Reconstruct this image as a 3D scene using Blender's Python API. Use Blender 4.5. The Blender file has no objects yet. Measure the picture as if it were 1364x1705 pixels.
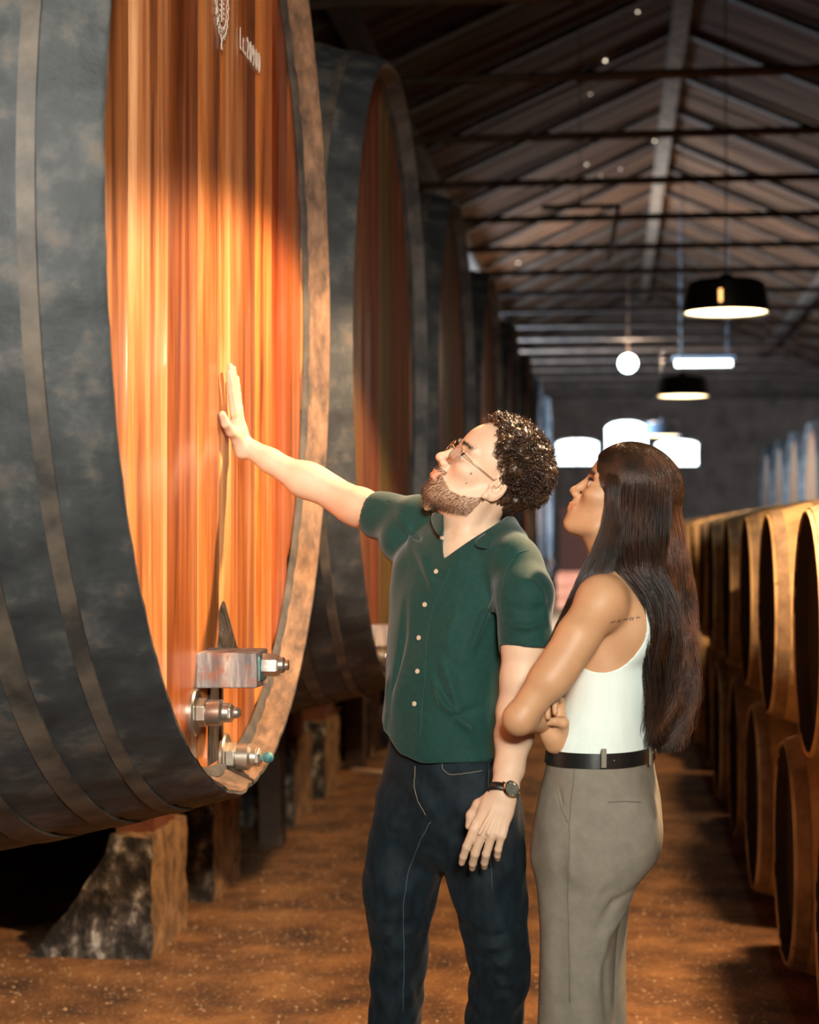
import bpy, math, random
import numpy as np
from mathutils import Vector, Matrix
pi = math.pi
random.seed(7)
scene = bpy.context.scene
COL = scene.collection
# ---------------------------------------------------------------- camera
F = 2980.0                       # focal length in pixels of the 1364x1705 frame
CAMZ = 1.53
TH = math.atan(338 / F)          # yaw to the left of the aisle direction
PT = math.atan(34.5 / F)         # slight upward pitch
cam_d = bpy.data.cameras.new('camera')
cam = bpy.data.objects.new('camera', cam_d)
COL.objects.link(cam)
cam.location = (0, 0, CAMZ)
cam.rotation_euler = (pi / 2 + PT, 0, TH)
cam_d.sensor_fit = 'HORIZONTAL'
cam_d.sensor_width = 24.0
cam_d.lens = 24.0 * F / 1364
cam_d.dof.use_dof = True
cam_d.dof.focus_distance = 3.9
cam_d.dof.aperture_fstop = 2.8
cam_d.clip_end = 300
scene.camera = cam
# ---------------------------------------------------------------- colour management
scene.view_settings.view_transform = 'Standard'
scene.view_settings.look = 'None'
scene.view_settings.gamma = 1
scene.view_settings.use_curve_mapping = False
scene.view_settings.exposure = 0.0
# ---------------------------------------------------------------- world (dim interior ambience)
w = bpy.data.worlds.new('world')
scene.world = w
w.use_nodes = True
w.node_tree.nodes['Background'].inputs[0].default_value = (0.55, 0.75, 1.0, 1)
w.node_tree.nodes['Background'].inputs[1].default_value = 0.02

# ---------------------------------------------------------------- helpers
cF = Vector((-math.sin(TH) * math.cos(PT), math.cos(TH) * math.cos(PT), math.sin(PT)))
cR = Vector((math.cos(TH), math.sin(TH), 0))
cU = cR.cross(cF)

def P(px, py, d):
    """world point seen at photo pixel (px,py) at depth d"""
    return Vector((0, 0, CAMZ)) + d * (cF + cR * ((px - 682) / F) + cU * ((852.5 - py) / F))

def light(name, kind, loc, energy, color, size=0.1, target=None, **kw):
    l = bpy.data.lights.new(name, kind)
    l.energy = energy
    l.color = color
    if kind == 'AREA':
        l.shape = 'RECTANGLE'
        l.size = size
        l.size_y = kw.pop('size_y', size)
        l.spread = kw.pop('spread', pi)
    else:
        l.shadow_soft_size = size
    if kind == 'SPOT':
        l.spot_size = kw.pop('spot_size', 2.4)
        l.spot_blend = kw.pop('spot_blend', 0.2)
    o = bpy.data.objects.new(name, l)
    COL.objects.link(o)
    o.location = loc
    if target is not None:
        o.rotation_euler = (Vector(target) - Vector(loc)).to_track_quat('-Z', 'Y').to_euler()
    return o

# ---------------------------------------------------------------- lights of the hall, and added fills
WARM = (1.0, 0.62, 0.30)
LAMPX, LAMPZ = 0.80, 3.08
# (pendant spots are made inside the pendant builder from this table: y position, watts, colour)
PENDANTS = [(-2.6, 60, (1.0, 0.88, 0.76)), (4.75, 1220, (1.0, 0.64, 0.36)), (12.8, 300, WARM),  # first entry is an unseen pendant, added as whiter fill
            (20.6, 220, WARM), (29.0, 160, WARM)]
# daylight entering through the windows of the far gable and the side openings of the hall
light('daylight_gable', 'AREA', (0.4, 43.0, 3.4), 26, (0.85, 0.88, 1.0), 3.4, (0.4, 20, 2.2), size_y=1.0)
light('daylight_left_opening', 'AREA', (-3.9, 29.5, 2.4), 2600, (0.5, 0.72, 1.0), 4.0, (3.2, 31, 2.2), size_y=2.4)
light('daylight_right_opening', 'AREA', (5.4, 25.0, 3.2), 420, (0.50, 0.72, 1.0), 3.0, (-0.9, 24.5, 2.4), size_y=1.2, spread=0.9)
# unseen fill lights added behind the camera to brighten the people and tun
light('fill_behind_camera', 'AREA', (0.85, -3.2, 3.3), 75, (1.0, 0.95, 0.86), 0.9, (-0.95, 4.0, 1.75), size_y=0.9, spread=0.75)
light('low_fill_behind_camera', 'AREA', (-0.6, -5.5, 1.5), 12, (0.70, 0.88, 1.0), 2.0, (-0.6, 4, 1.6), size_y=2.4)  # low cool fill, likewise added

def link(o, parent=None):
    COL.objects.link(o)
    if parent is not None:
        o.parent = parent
    return o

def tag(o, label=None, cat=None, group=None, kind=None):
    if label: o['label'] = label
    if cat: o['category'] = cat
    if group: o['group'] = group
    if kind: o['kind'] = kind
    return o

def empty(name, loc=(0, 0, 0), label=None, cat=None, group=None, rz=0):
    o = bpy.data.objects.new(name, None)
    o.empty_display_size = 0.1
    COL.objects.link(o)
    o.location = loc
    o.rotation_euler = (0, 0, rz)
    return tag(o, label, cat, group)

def copy_tree(o, parent=None):
    c = o.copy()
    COL.objects.link(c)
    if parent is not None:
        c.parent = parent
    for ch in list(o.children):
        copy_tree(ch, c)
    return c

class MB:
    """collects polygons, builds ONE mesh object"""
    def __init__(s):
        s.v = []; s.f = []; s.c = []; s.col = (1, 1, 1, 1)
    def add(s, vs, fs):
        b = len(s.v)
        s.v += [tuple(v) for v in vs]
        s.c += [s.col] * len(vs)
        s.f += [tuple(i + b for i in f) for f in fs]
    def box(s, a, b, M=None, jit=0.0):
        vs = [Vector((x, y, z)) for x in (a[0], b[0]) for y in (a[1], b[1]) for z in (a[2], b[2])]
        if jit: vs = [v + Vector([random.uniform(-jit, jit) for _ in range(3)]) for v in vs]
        if M: vs = [M @ v for v in vs]
        s.add(vs, [(0, 1, 3, 2), (4, 6, 7, 5), (0, 4, 5, 1), (2, 3, 7, 6), (0, 2, 6, 4), (1, 5, 7, 3)])
    def lathe(s, prof, n, o=(0, 0, 0), ax=(0, 0, 1), caps=True, rfun=None):
        """prof: list of (t along axis, radius)"""
        ax = Vector(ax).normalized(); o = Vector(o)
        u = ax.orthogonal().normalized(); v = ax.cross(u)
        if abs(ax.x) > .99: u = Vector((0, 0, -1)); v = ax.cross(u)
        vs = []
        for t, r in prof:
            for i in range(n):
                a = 2 * pi * i / n
                rr = r * (rfun(i, t) if rfun else 1)
                vs.append(o + ax * t + (u * math.cos(a) + v * math.sin(a)) * rr)
        fs = []
        for j in range(len(prof) - 1):
            for i in range(n):
                k = (i + 1) % n
                fs.append((j * n + i, j * n + k, (j + 1) * n + k, (j + 1) * n + i))
        if caps:
            if prof[0][1] > 1e-6: fs.append(tuple(range(n))[::-1])
            if prof[-1][1] > 1e-6: fs.append(tuple((len(prof) - 1) * n + i for i in range(n)))
        s.add(vs, fs)
    def tube(s, pts, r, n=8, caps=True):
        pts = [Vector(p) for p in pts]
        rs = r if isinstance(r, (list, tuple)) else [r] * len(pts)
        vs = []; up = None
        for i, p in enumerate(pts):
            t = (pts[min(i + 1, len(pts) - 1)] - pts[max(i - 1, 0)]).normalized()
            if up is None: up = t.orthogonal().normalized()
            up = (up - t * up.dot(t)).normalized()
            w_ = t.cross(up)
            for k in range(n):
                a = 2 * pi * k / n
                vs.append(p + (up * math.cos(a) + w_ * math.sin(a)) * rs[i])
        fs = []
        for j in range(len(pts) - 1):
            for i in range(n):
                k = (i + 1) % n
                fs.append((j * n + i, j * n + k, (j + 1) * n + k, (j + 1) * n + i))
        if caps:
            fs.append(tuple(range(n))[::-1]); fs.append(tuple((len(pts) - 1) * n + i for i in range(n)))
        s.add(vs, fs)
    def sphere(s, c, r, n=12, m=8, M=None):
        c = Vector(c); r = Vector(r) if hasattr(r, '__len__') else Vector((r, r, r))
        vs = [Vector((0, 0, 1))]
        for j in range(1, m):
            for i in range(n):
                a = 2 * pi * i / n; b = pi * j / m
                vs.append(Vector((math.cos(a) * math.sin(b), math.sin(a) * math.sin(b), math.cos(b))))
        vs.append(Vector((0, 0, -1)))
        vs = [Vector((v.x * r.x, v.y * r.y, v.z * r.z)) for v in vs]
        if M: vs = [M @ v for v in vs]
        vs = [v + c for v in vs]
        fs = [(0, 1 + i, 1 + (i + 1) % n) for i in range(n)]
        for j in range(m - 2):
            for i in range(n):
                k = (i + 1) % n
                fs.append((1 + j * n + i, 1 + (j + 1) * n + i, 1 + (j + 1) * n + k, 1 + j * n + k))
        e = len(vs) - 1
        fs += [(e, 1 + (m - 2) * n + (i + 1) % n, 1 + (m - 2) * n + i) for i in range(n)]
        s.add(vs, fs)
    def build(s, name, mat, parent=None, smooth=False, bevel=0, seg=2, col=False, auto=None):
        me = bpy.data.meshes.new(name)
        me.from_pydata(s.v, [], s.f)
        me.materials.append(mat)
        if col:
            a = me.color_attributes.new('Col', 'FLOAT_COLOR', 'POINT')
            a.data.foreach_set('color', np.array(s.c, dtype=np.float32).ravel())
        if smooth: me.polygons.foreach_set('use_smooth', [True] * len(me.polygons))
        if auto is not None:
            me.polygons.foreach_set('use_smooth', [True] * len(me.polygons))
            try: me.set_sharp_from_angle(angle=auto)
            except Exception: pass
        o = bpy.data.objects.new(name, me)
        link(o, parent)
        if bevel:
            b = o.modifiers.new('bevel', 'BEVEL'); b.width = bevel; b.segments = seg
            b.limit_method = 'ANGLE'; b.angle_limit = 0.7
        return o

# ---------------------------------------------------------------- materials
def nmat(name, c1, c2=None, c3=None, scale=5, stretch=(1, 1, 1), rough=0.6, metal=0.0, bump=0.0, bscale=None,
         detail=6, lo=0.35, hi=0.65, attr=False, spec=0.5, coat=0.0, spots=None, bdist=0.01, rvar=0.0, sss=0, sheen=0,
         emis=None, estr=0, distort=0.0):
    m = bpy.data.materials.new(name); m.use_nodes = True
    nt = m.node_tree; N = nt.nodes; L = nt.links
    b = N['Principled BSDF']
    b.inputs['Roughness'].default_value = rough
    b.inputs['Metallic'].default_value = metal
    b.inputs['Specular IOR Level'].default_value = spec
    b.inputs['Coat Weight'].default_value = coat
    b.inputs['Coat Roughness'].default_value = 0.25
    tc = N.new('ShaderNodeTexCoord'); mp = N.new('ShaderNodeMapping')
    L.new(tc.outputs['Object'], mp.inputs[0]); mp.inputs['Scale'].default_value = stretch
    nz = N.new('ShaderNodeTexNoise'); nz.inputs['Scale'].default_value = scale
    nz.inputs['Detail'].default_value = detail; nz.inputs['Roughness'].default_value = 0.6
    nz.inputs['Distortion'].default_value = distort
    L.new(mp.outputs[0], nz.inputs['Vector'])
    cr = N.new('ShaderNodeValToRGB'); e = cr.color_ramp.elements
    e[0].position = lo; e[0].color = (*c1, 1)
    e[1].position = hi; e[1].color = (*(c2 or c1), 1)
    if c3:
        k = cr.color_ramp.elements.new((lo + hi) / 2); k.color = (*c3, 1)
    L.new(nz.outputs['Fac'], cr.inputs[0])
    out = cr.outputs[0]
    if spots:      # (colour, scale, threshold lo, hi)
        n2 = N.new('ShaderNodeTexNoise'); n2.inputs['Scale'].default_value = spots[1]; n2.inputs['Detail'].default_value = 8
        n2.inputs['Roughness'].default_value = 0.7
        L.new(tc.outputs['Object'], n2.inputs['Vector'])
        r2 = N.new('ShaderNodeMapRange'); r2.inputs[1].default_value = spots[2]; r2.inputs[2].default_value = spots[3]
        L.new(n2.outputs['Fac'], r2.inputs[0])
        mx = N.new('ShaderNodeMixRGB'); L.new(r2.outputs[0], mx.inputs[0]); L.new(out, mx.inputs[1])
        mx.inputs[2].default_value = (*spots[0], 1); out = mx.outputs[0]
    if attr:
        at = N.new('ShaderNodeAttribute'); at.attribute_name = 'Col'
        mx = N.new('ShaderNodeMixRGB'); mx.blend_type = 'MULTIPLY'; mx.inputs[0].default_value = 1
        L.new(out, mx.inputs[1]); L.new(at.outputs['Color'], mx.inputs[2]); out = mx.outputs[0]
    L.new(out, b.inputs['Base Color'])
    if rvar:
        mr = N.new('ShaderNodeMapRange'); mr.inputs[3].default_value = rough - rvar; mr.inputs[4].default_value = rough + rvar
        L.new(nz.outputs['Fac'], mr.inputs[0]); L.new(mr.outputs[0], b.inputs['Roughness'])
    if bump:
        nb = N.new('ShaderNodeTexNoise'); nb.inputs['Scale'].default_value = bscale or scale * 3
        nb.inputs['Detail'].default_value = 6; nb.inputs['Roughness'].default_value = 0.65
        L.new(mp.outputs[0], nb.inputs['Vector'])
        bp = N.new('ShaderNodeBump'); bp.inputs['Strength'].default_value = bump; bp.inputs['Distance'].default_value = bdist
        L.new(nb.outputs['Fac'], bp.inputs['Height']); L.new(bp.outputs[0], b.inputs['Normal'])
    if sss:
        b.inputs['Subsurface Weight'].default_value = sss
        b.inputs['Subsurface Radius'].default_value = (0.012, 0.004, 0.002)
        b.inputs['Subsurface Scale'].default_value = 1.0
    if sheen:
        b.inputs['Sheen Weight'].default_value = sheen
        b.inputs['Sheen Roughness'].default_value = 0.5
    if emis:
        b.inputs['Emission Color'].default_value = (*emis, 1); b.inputs['Emission Strength'].default_value = estr
    return m

M = {}
M['varnish'] = nmat('varnished_wood', (0.11, 0.020, 0.004), (0.78, 0.43, 0.19), (0.50, 0.175, 0.045), scale=2.0, stretch=(1, 7, 0.42),
                    rough=0.36, bump=0.10, bscale=9, lo=0.3, hi=0.72, attr=True, coat=0.45, rvar=0.1, detail=8, distort=0.3)
M['dull_head'] = nmat('dusty_varnished_head', (0.10, 0.035, 0.012), (0.34, 0.17, 0.07), (0.22, 0.10, 0.04), scale=2.2, stretch=(1, 14, 0.5),
                    rough=0.55, bump=0.10, bscale=9, lo=0.3, hi=0.72, attr=True, rvar=0.08)
M['dark_chime'] = nmat('dark_dusty_chime', (0.03, 0.032, 0.034), (0.13, 0.12, 0.11), scale=6, rough=0.7, bump=0.4, bscale=20, bdist=.005)
M['dusty_wood'] = nmat('dark_weathered_staves', (0.012, 0.014, 0.015), (0.095, 0.095, 0.088), (0.030, 0.034, 0.035), scale=7, rough=0.66, bump=0.5,
                       bscale=14, lo=0.3, hi=0.7, spots=((0.095, 0.070, 0.048), 7.0, 0.54, 0.68), bdist=0.008, detail=10)
M['chime'] = nmat('weathered_chime', (0.030, 0.020, 0.014), (0.25, 0.145, 0.08), (0.14, 0.082, 0.046), scale=11, stretch=(2.5, 1, 1), rough=0.75, bump=0.6,
                  bscale=30, lo=0.3, hi=0.68, bdist=0.006)
M['hoop'] = nmat('dull_iron_hoop', (0.030, 0.028, 0.025), (0.12, 0.095, 0.07), scale=8, rough=0.6, metal=0.1, bump=0.3, bscale=30, bdist=0.003)
M['blockwood'] = nmat('grey_oak_block', (0.10, 0.085, 0.08), (0.48, 0.38, 0.30), (0.24, 0.20, 0.18), scale=4, stretch=(8, 8, 1), rough=0.6, bump=0.4,
                      bdist=0.004, spots=((0.30, 0.08, 0.02), 14, 0.52, 0.68))
M['brass'] = nmat('tarnished_nickel_brass', (0.42, 0.38, 0.31), (0.68, 0.63, 0.54), scale=9, rough=0.32, metal=0.9, bump=0.08)
M['verdigris'] = nmat('verdigris_copper', (0.02, 0.16, 0.17), (0.20, 0.30, 0.28), scale=30, rough=0.6, metal=0.3)
M['char'] = nmat('blackened_wood', (0.008, 0.007, 0.006), (0.07, 0.055, 0.045), scale=8, stretch=(2, 6, 1), rough=0.8, spec=.2, bump=0.6, spots=((0.35, 0.30, 0.25), 40, 0.66, 0.75))
M['white_paint'] = nmat('white_paint', (0.80, 0.72, 0.62), (0.55, 0.42, 0.32), scale=60, rough=0.6, lo=0.45, hi=0.75)
M['cask'] = nmat('dusty_cask_wood', (0.13, 0.078, 0.032), (0.54, 0.36, 0.16), (0.38, 0.24, 0.10), scale=4, rough=0.8, bump=0.5, bscale=16,
                 lo=0.3, hi=0.7, spots=((0.045, 0.035, 0.028), 16, 0.60, 0.70), bdist=0.005)
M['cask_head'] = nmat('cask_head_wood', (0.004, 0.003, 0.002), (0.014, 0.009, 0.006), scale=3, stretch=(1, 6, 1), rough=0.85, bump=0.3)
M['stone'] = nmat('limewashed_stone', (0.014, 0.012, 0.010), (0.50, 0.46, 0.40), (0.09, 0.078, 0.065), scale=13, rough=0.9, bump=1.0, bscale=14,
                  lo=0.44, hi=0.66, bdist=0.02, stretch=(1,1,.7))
M['beam'] = nmat('old_beam', (0.035, 0.021, 0.013), (0.10, 0.06, 0.036), scale=4, rough=0.8, bump=0.4)
M['roof'] = nmat('roof_boards', (0.028, 0.013, 0.006), (0.21, 0.105, 0.055), (0.085, 0.042, 0.022), scale=1.3, stretch=(0.35, 5.5, 0.35), rough=0.95, spec=0.1, bump=0.5,
                 bscale=5, lo=0.3, hi=0.7, bdist=0.02)
M['plaster'] = nmat('old_plaster', (0.07, 0.042, 0.026), (0.14, 0.085, 0.055), scale=2, rough=0.9, bump=0.3)
M['black_enamel'] = nmat('black_enamel', (0.006, 0.006, 0.006), (0.012, 0.011, 0.010), rough=0.35)
M['blue_enamel'] = nmat('blue_grey_enamel', (0.12, 0.17, 0.23), (0.16, 0.21, 0.27), rough=0.4)
M['daylight'] = nmat('daylight_glass', (0.8, 0.9, 1.0), emis=(0.86, 0.97, 1.0), estr=7)
M['lampglow'] = nmat('lamp_diffuser', (1, 0.85, 0.6), emis=(1.0, 0.72, 0.38), estr=9)
M['globe'] = nmat('globe_glass', (0.9, 1, 0.95), emis=(0.80, 1.0, 0.88), estr=12)
M['tubelight'] = nmat('tube_glass', (0.9, 1, 0.95), emis=(0.92, 1.0, 0.97), estr=9)
M['blue_frame'] = nmat('blue_painted_frame', (0.10, 0.17, 0.26), (0.14, 0.22, 0.32), rough=0.6)
M['pebble'] = nmat('gravel_stones', (0.16, 0.09, 0.04), (0.46, 0.30, 0.16), scale=30, rough=0.8, bump=0.3)

def floor_mat():
    m = nmat('earth_floor', (0.045, 0.017, 0.005), (0.40, 0.18, 0.052), (0.20, 0.083, 0.022), scale=3.2, stretch=(1, 1.0, 1), rough=0.9,
             lo=0.32, hi=0.68, detail=10, spots=((0.56, 0.31, 0.12), 60, 0.56, 0.68))
    nt = m.node_tree; N = nt.nodes; L = nt.links; b = N['Principled BSDF']
    tc = N['Texture Coordinate']
    v = N.new('ShaderNodeTexVoronoi'); v.inputs['Scale'].default_value = 55; L.new(tc.outputs['Object'], v.inputs['Vector'])
    n = N.new('ShaderNodeTexNoise'); n.inputs['Scale'].default_value = 9; n.inputs['Detail'].default_value = 10; n.inputs['Roughness'].default_value = 0.75
    L.new(tc.outputs['Object'], n.inputs['Vector'])
    a = N.new('ShaderNodeMath'); a.operation = 'MULTIPLY_ADD'; L.new(v.outputs['Distance'], a.inputs[0]); a.inputs[1].default_value = -0.35
    L.new(n.outputs['Fac'], a.inputs[2])
    bp = N.new('ShaderNodeBump'); bp.inputs['Strength'].default_value = 1.0; bp.inputs['Distance'].default_value = 0.03
    L.new(a.outputs[0], bp.inputs['Height']); L.new(bp.outputs[0], b.inputs['Normal'])
    return m
M['floor'] = floor_mat()

# ================================================================ SETTING
YE = 44.0                        # far gable wall
XL, XR, XC = -4.6, 6.2, 0.75     # side walls and ridge
ZE, ZR = 4.95, 7.35              # eaves and ridge
Y0 = -7.0

def struct(name, mb, mat, parent=None, **kw):
    o = mb.build(name, mat, parent, **kw)
    if parent is None: o['kind'] = 'structure'
    return o

mb = MB(); mb.box((XL, Y0, -0.1), (XR, YE, 0)); struct('floor', mb, M['floor'])
mb = MB(); mb.box((XL - 0.3, Y0, 0), (XL, YE, ZE)); struct('wall_left', mb, M['plaster'])
mb = MB(); mb.box((XR, Y0, 0), (XR + 0.3, YE, ZE)); struct('wall_right', mb, M['plaster'])

def gable(mb, y0, y1, holes):
    """gable wall between y0 and y1, with rectangular/arched holes left open: built from vertical strips"""
    xs = sorted(set([XL, XC, XR] + [h[0] for h in holes] + [h[1] for h in holes]))
    def roofz(x): return ZR - (ZR - ZE) * abs(x - XC) / ((XR - XC) if x > XC else (XC - XL))
    for a, b in zip(xs[:-1], xs[1:]):
        hs = [h for h in holes if h[0] <= a + 1e-6 and h[1] >= b - 1e-6]
        segs = []
        z = 0
        for h in sorted(hs, key=lambda h: h[2]):
            segs.append((z, z, h[2], h[2])); z = h[3]
        segs.append((z, z, roofz(a), roofz(b)))
        for z0a, z0b, z1a, z1b in segs:
            vs = [(a, y0, z0a), (b, y0, z0b), (b, y0, z1b), (a, y0, z1a), (a, y1, z0a), (b, y1, z0b), (b, y1, z1b), (a, y1, z1a)]
            mb.add(vs, [(0, 1, 2, 3), (5, 4, 7, 6), (0, 4, 5, 1), (3, 2, 6, 7), (0, 3, 7, 4), (1, 5, 6, 2)])

SE = F / (YE * math.cos(TH))
def ex(px): return (px - 1020) / SE * math.cos(TH)
def ez(py): return CAMZ + (887 - py) / SE
wins = [(ex(926), ex(997), ez(773), ez(731)), (ex(1008), ex(1079), ez(776), ez(701)), (ex(1091), ex(1163), ez(775), ez(733))]
mb = MB(); gable(mb, YE, YE + 0.35, wins); struct('wall_back', mb, M['plaster'])
mb = MB(); gable(mb, Y0 - 0.3, Y0, []); struct('wall_front', mb, M['plaster'])
for i, (a, b, c, d) in enumerate(wins):
    e = empty('window_%d' % (i + 1), ((a + b) / 2, YE + 0.1, c)); e['kind'] = 'structure'
    hw = (b - a) / 2; h = d - c
    mb = MB()   # arched pane
    arc = [(-hw, 0), (hw, 0)] + [(hw * math.cos(t), h * 0.8 + h * 0.2 * math.sin(t)) for t in [pi * k / 10 for k in range(11)]]
    n = len(arc)
    mb.add([(x, 0, z) for x, z in arc] + [(x, 0.02, z) for x, z in arc], [tuple(range(n)), tuple(range(2 * n - 1, n - 1, -1))] +
           [(k, n + k, n + (k + 1) % n, (k + 1) % n) for k in range(n)])
    mb.build('window_pane', M['daylight'], e)
    mb = MB()
    mb.box((-hw - .03, -.09, -.13), (hw + .03, -.01, 0)); mb.box((-.015, -.06, 0), (.015, -.02, h)); mb.box((-hw, -.06, h * .42), (hw, -.02, h * .42 + .02))
    mb.box((-hw - .02, -.06, 0), (-hw + .02, -.01, h * .8)); mb.box((hw - .02, -.06, 0), (hw + .02, -.01, h * .8))
    mb.build('window_frame', M['blue_frame'], e)

# loose gravel trodden into the earth floor, uncountable
def gravel():
    rg = np.random.RandomState(2); n = 26000
    y = 2.2 + 11 * rg.rand(n) ** 1.3; x = -2.6 + 3.1 * rg.rand(n); r = .0025 + .006 * rg.rand(n) ** 3
    base = np.array([(1, 0, 0), (-1, 0, 0), (0, 1, 0), (0, -1, 0), (0, 0, 1), (0, 0, -1)], float)
    fc = np.array([(0, 2, 4), (2, 1, 4), (1, 3, 4), (3, 0, 4), (2, 0, 5), (1, 2, 5), (3, 1, 5), (0, 3, 5)])
    sc = r[:, None, None] * (.5 + rg.rand(n, 6, 1)) * np.array([1, 1, .55]); a = rg.rand(n) * 6.28
    V = base[None] * sc; V = np.stack([V[..., 0] * np.cos(a)[:, None] - V[..., 1] * np.sin(a)[:, None], V[..., 0] * np.sin(a)[:, None] + V[..., 1] * np.cos(a)[:, None], V[..., 2]], -1)
    V = V + np.stack([x, y, r * .15], -1)[:, None, :]
    Fc = (fc[None] + (np.arange(n) * 6)[:, None, None]).reshape(-1, 3)
    me = bpy.data.meshes.new('gravel'); me.from_pydata(V.reshape(-1, 3).tolist(), [], Fc.tolist()); me.materials.append(M['pebble'])
    o = bpy.data.objects.new('gravel', me); COL.objects.link(o)
    tag(o, 'loose fine gravel trodden into the orange brown earth floor of the aisle', 'gravel', kind='stuff')
gravel()

# plank door in the far wall, left of the aisle's end
e = empty('door_1', ((ex(934) + ex(1000)) / 2, YE - .06, 0)); e['kind'] = 'structure'
M['door'] = nmat('red_brown_door', (.22, .055, .025), (.34, .10, .045), scale=5, stretch=(8, 1, 1), rough=.7, bump=.3)
hw = (ex(1000) - ex(934)) / 2
v_ = MB()
for k in range(6): v_.box((-hw + 2 * hw * k / 6, -.02, 0), (-hw + 2 * hw * (k + 1) / 6 - .012, .03, 2.15))
v_.build('door_leaf', M['door'], e)
v_ = MB(); v_.box((-hw - .1, -.04, 0), (-hw, .05, 2.25)); v_.box((hw, -.04, 0), (hw + .1, .05, 2.25)); v_.box((-hw, -.04, 2.15), (hw, .05, 2.25)); v_.build('door_frame', M['plaster'], e)
v_ = MB(); v_.sphere((hw - .1, -.05, 1.05), .035, 10, 8); v_.build('door_handle', M['hoop'], e, smooth=True)
# orange-red crate near the far end
def crate(x, y, s_, lab):
    v_ = MB(); v_.box((-s_ / 2, -s_ / 2, 0), (s_ / 2, s_ / 2, s_ * .78))
    c_ = empty('wooden_crate', (x, y, 0), lab, 'crate')
    v_.build('crate_boards', nmat('red_painted_crate', (.50, .11, .04), (.62, .17, .06), scale=6, rough=.6), c_, bevel=.01)
    v_ = MB()
    for q in (0, 1, 2): v_.box((-s_ / 2 - .02, -s_ / 2 - .02, .02 + q * s_ * .25), (s_ / 2 + .02, -s_ / 2, .02 + q * s_ * .25 + s_ * .17))
    v_.build('crate_slat', nmat('red_painted_slats', (.55, .15, .06), (.70, .24, .10), scale=6, rough=.6), c_)
crate(-.62, 36.5, .95, 'red painted wooden crate far down the aisle between the two people')
crate(-.10, 38.5, .7, 'smaller red crate far down the aisle just left of the woman\'s neck')

# roof: two boarded slopes in one ceiling, with rafters
ceil = empty('ceiling', (0, 0, ZE)); ceil['kind'] = 'structure'
mb = MB()
nb = 180
for side, xe in ((0, XL - 0.1), (1, XR + 0.1)):
    for k in range(nb):          # boards laid down the slope, each a little proud or shy
        y0 = Y0 + (YE + .35 - Y0) * k / nb; y1 = Y0 + (YE + .35 - Y0) * (k + 1) / nb - 0.012
        o_ = random.uniform(-0.015, 0.015)
        vs = []
        for dz in (0, 0.04):
            vs += [(XC, y0, ZR - ZE + o_ + dz), (xe, y0, o_ + dz), (xe, y1, o_ + dz), (XC, y1, ZR - ZE + o_ + dz)]
        mb.add(vs, [(0, 1, 2, 3), (7, 6, 5, 4), (0, 4, 5, 1), (2, 6, 7, 3), (1, 5, 6, 2)])
mb.build('roof_boards', M['roof'], ceil)
mb = MB(); mb.box((XL - .1, Y0, ZR - ZE + .2), (XR + .1, YE, ZR - ZE + .24)); mb.build('roof_cover', M['beam'], ceil)
mb = MB(); mb.box((XC - .09, Y0, ZR - ZE - .26), (XC + .09, YE, ZR - ZE + .02)); mb.build('ridge_beam', nmat('pale_ridge_beam', (0.12, 0.08, 0.055), (0.24, 0.17, 0.115), rough=.9, spec=.1, scale=6), ceil)
ROD_H = 3.2
rods = [10.7 + 1.9 * k for k in range(18) if 10.7 + 1.9 * k < YE]
raft = None
for k, y in enumerate([4.0, 5.9, 7.8] + rods):
    for side, xe in ((0, XL), (1, XR)):
        mb = MB()
        x0, z0 = XC, ZR - ZE - .02; x1, z1 = xe, -.02
        vs = []
        for yy in (y + .4, y + .52):
            vs += [(x0, yy, z0), (x1, yy, z1), (x1, yy, z1 - .07), (x0, yy, z0 - .07)]
        mb.add(vs, [(0, 1, 2, 3), (7, 6, 5, 4), (0, 4, 5, 1), (1, 5, 6, 2), (2, 6, 7, 3), (3, 7, 4, 0)])
        mb.build('rafter', M['beam'], ceil)
for k, y in enumerate(rods):
    mb = MB(); mb.tube([(XL, y, CAMZ + ROD_H), (XC, y, CAMZ + ROD_H + .01), (XR, y, CAMZ + ROD_H)], 0.034, 8)
    struct('trim_%d' % (k + 1), mb, M['beam'], smooth=True)
# purlins along the hall
for k, (x, zz) in enumerate([(-2.2, None), (3.6, None)]):
    zz = ZR - (ZR - ZE) * abs(x - XC) / ((XR - XC) if x > XC else (XC - XL)) - .2
    mb = MB(); mb.box((x - .08, Y0, zz - .1), (x + .08, YE, zz + .08)); struct('trim_%d' % (len(rods) + 1 + k), mb, M['beam'])
# gaps between roof tiles where daylight pricks through
gapm = nmat('daylight_gap', (1, .9, .8), emis=(1.0, .82, .62), estr=5)
gi = 0
for (px, py, r) in [(1008, 94, .017), (984, 124, .014), (932, 137, .010), (977, 268, .013), (960, 300, .014), (1000, 287, .008), (1033, 276, .010),
                    (1090, 229, .016), (875, 374, .018), (817, 472, .015), (1113, 298, .010), (863, 433, .014), (983, 150, .008), (1062, 12, .012)]:
    # intersect the sight line with the roof plane
    dirv = P(px, py, 1) - Vector((0, 0, CAMZ)); best = None
    for sgn, xe in ((1, XR), (-1, XL)):
        sl = (ZR - ZE) / (xe - XC)          # z = ZR - (x-XC)*sl
        # CAMZ + t*dz = ZR - (t*dx - XC)*sl
        t = (ZR + XC * sl - CAMZ) / (dirv.z + dirv.x * sl)
        x = dirv.x * t
        if (x - XC) * sgn >= 0: best = Vector((0, 0, CAMZ)) + dirv * t
    if best is None or best.y > YE: continue
    mb = MB(); mb.sphere((0, 0, 0), (r, r, r * .5), 8, 5)
    o = mb.build('roof_gap', gapm, ceil); o.location = best - Vector((0, 0, ZE + .05)); o['label'] = 'daylight pricking through a gap'
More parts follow.
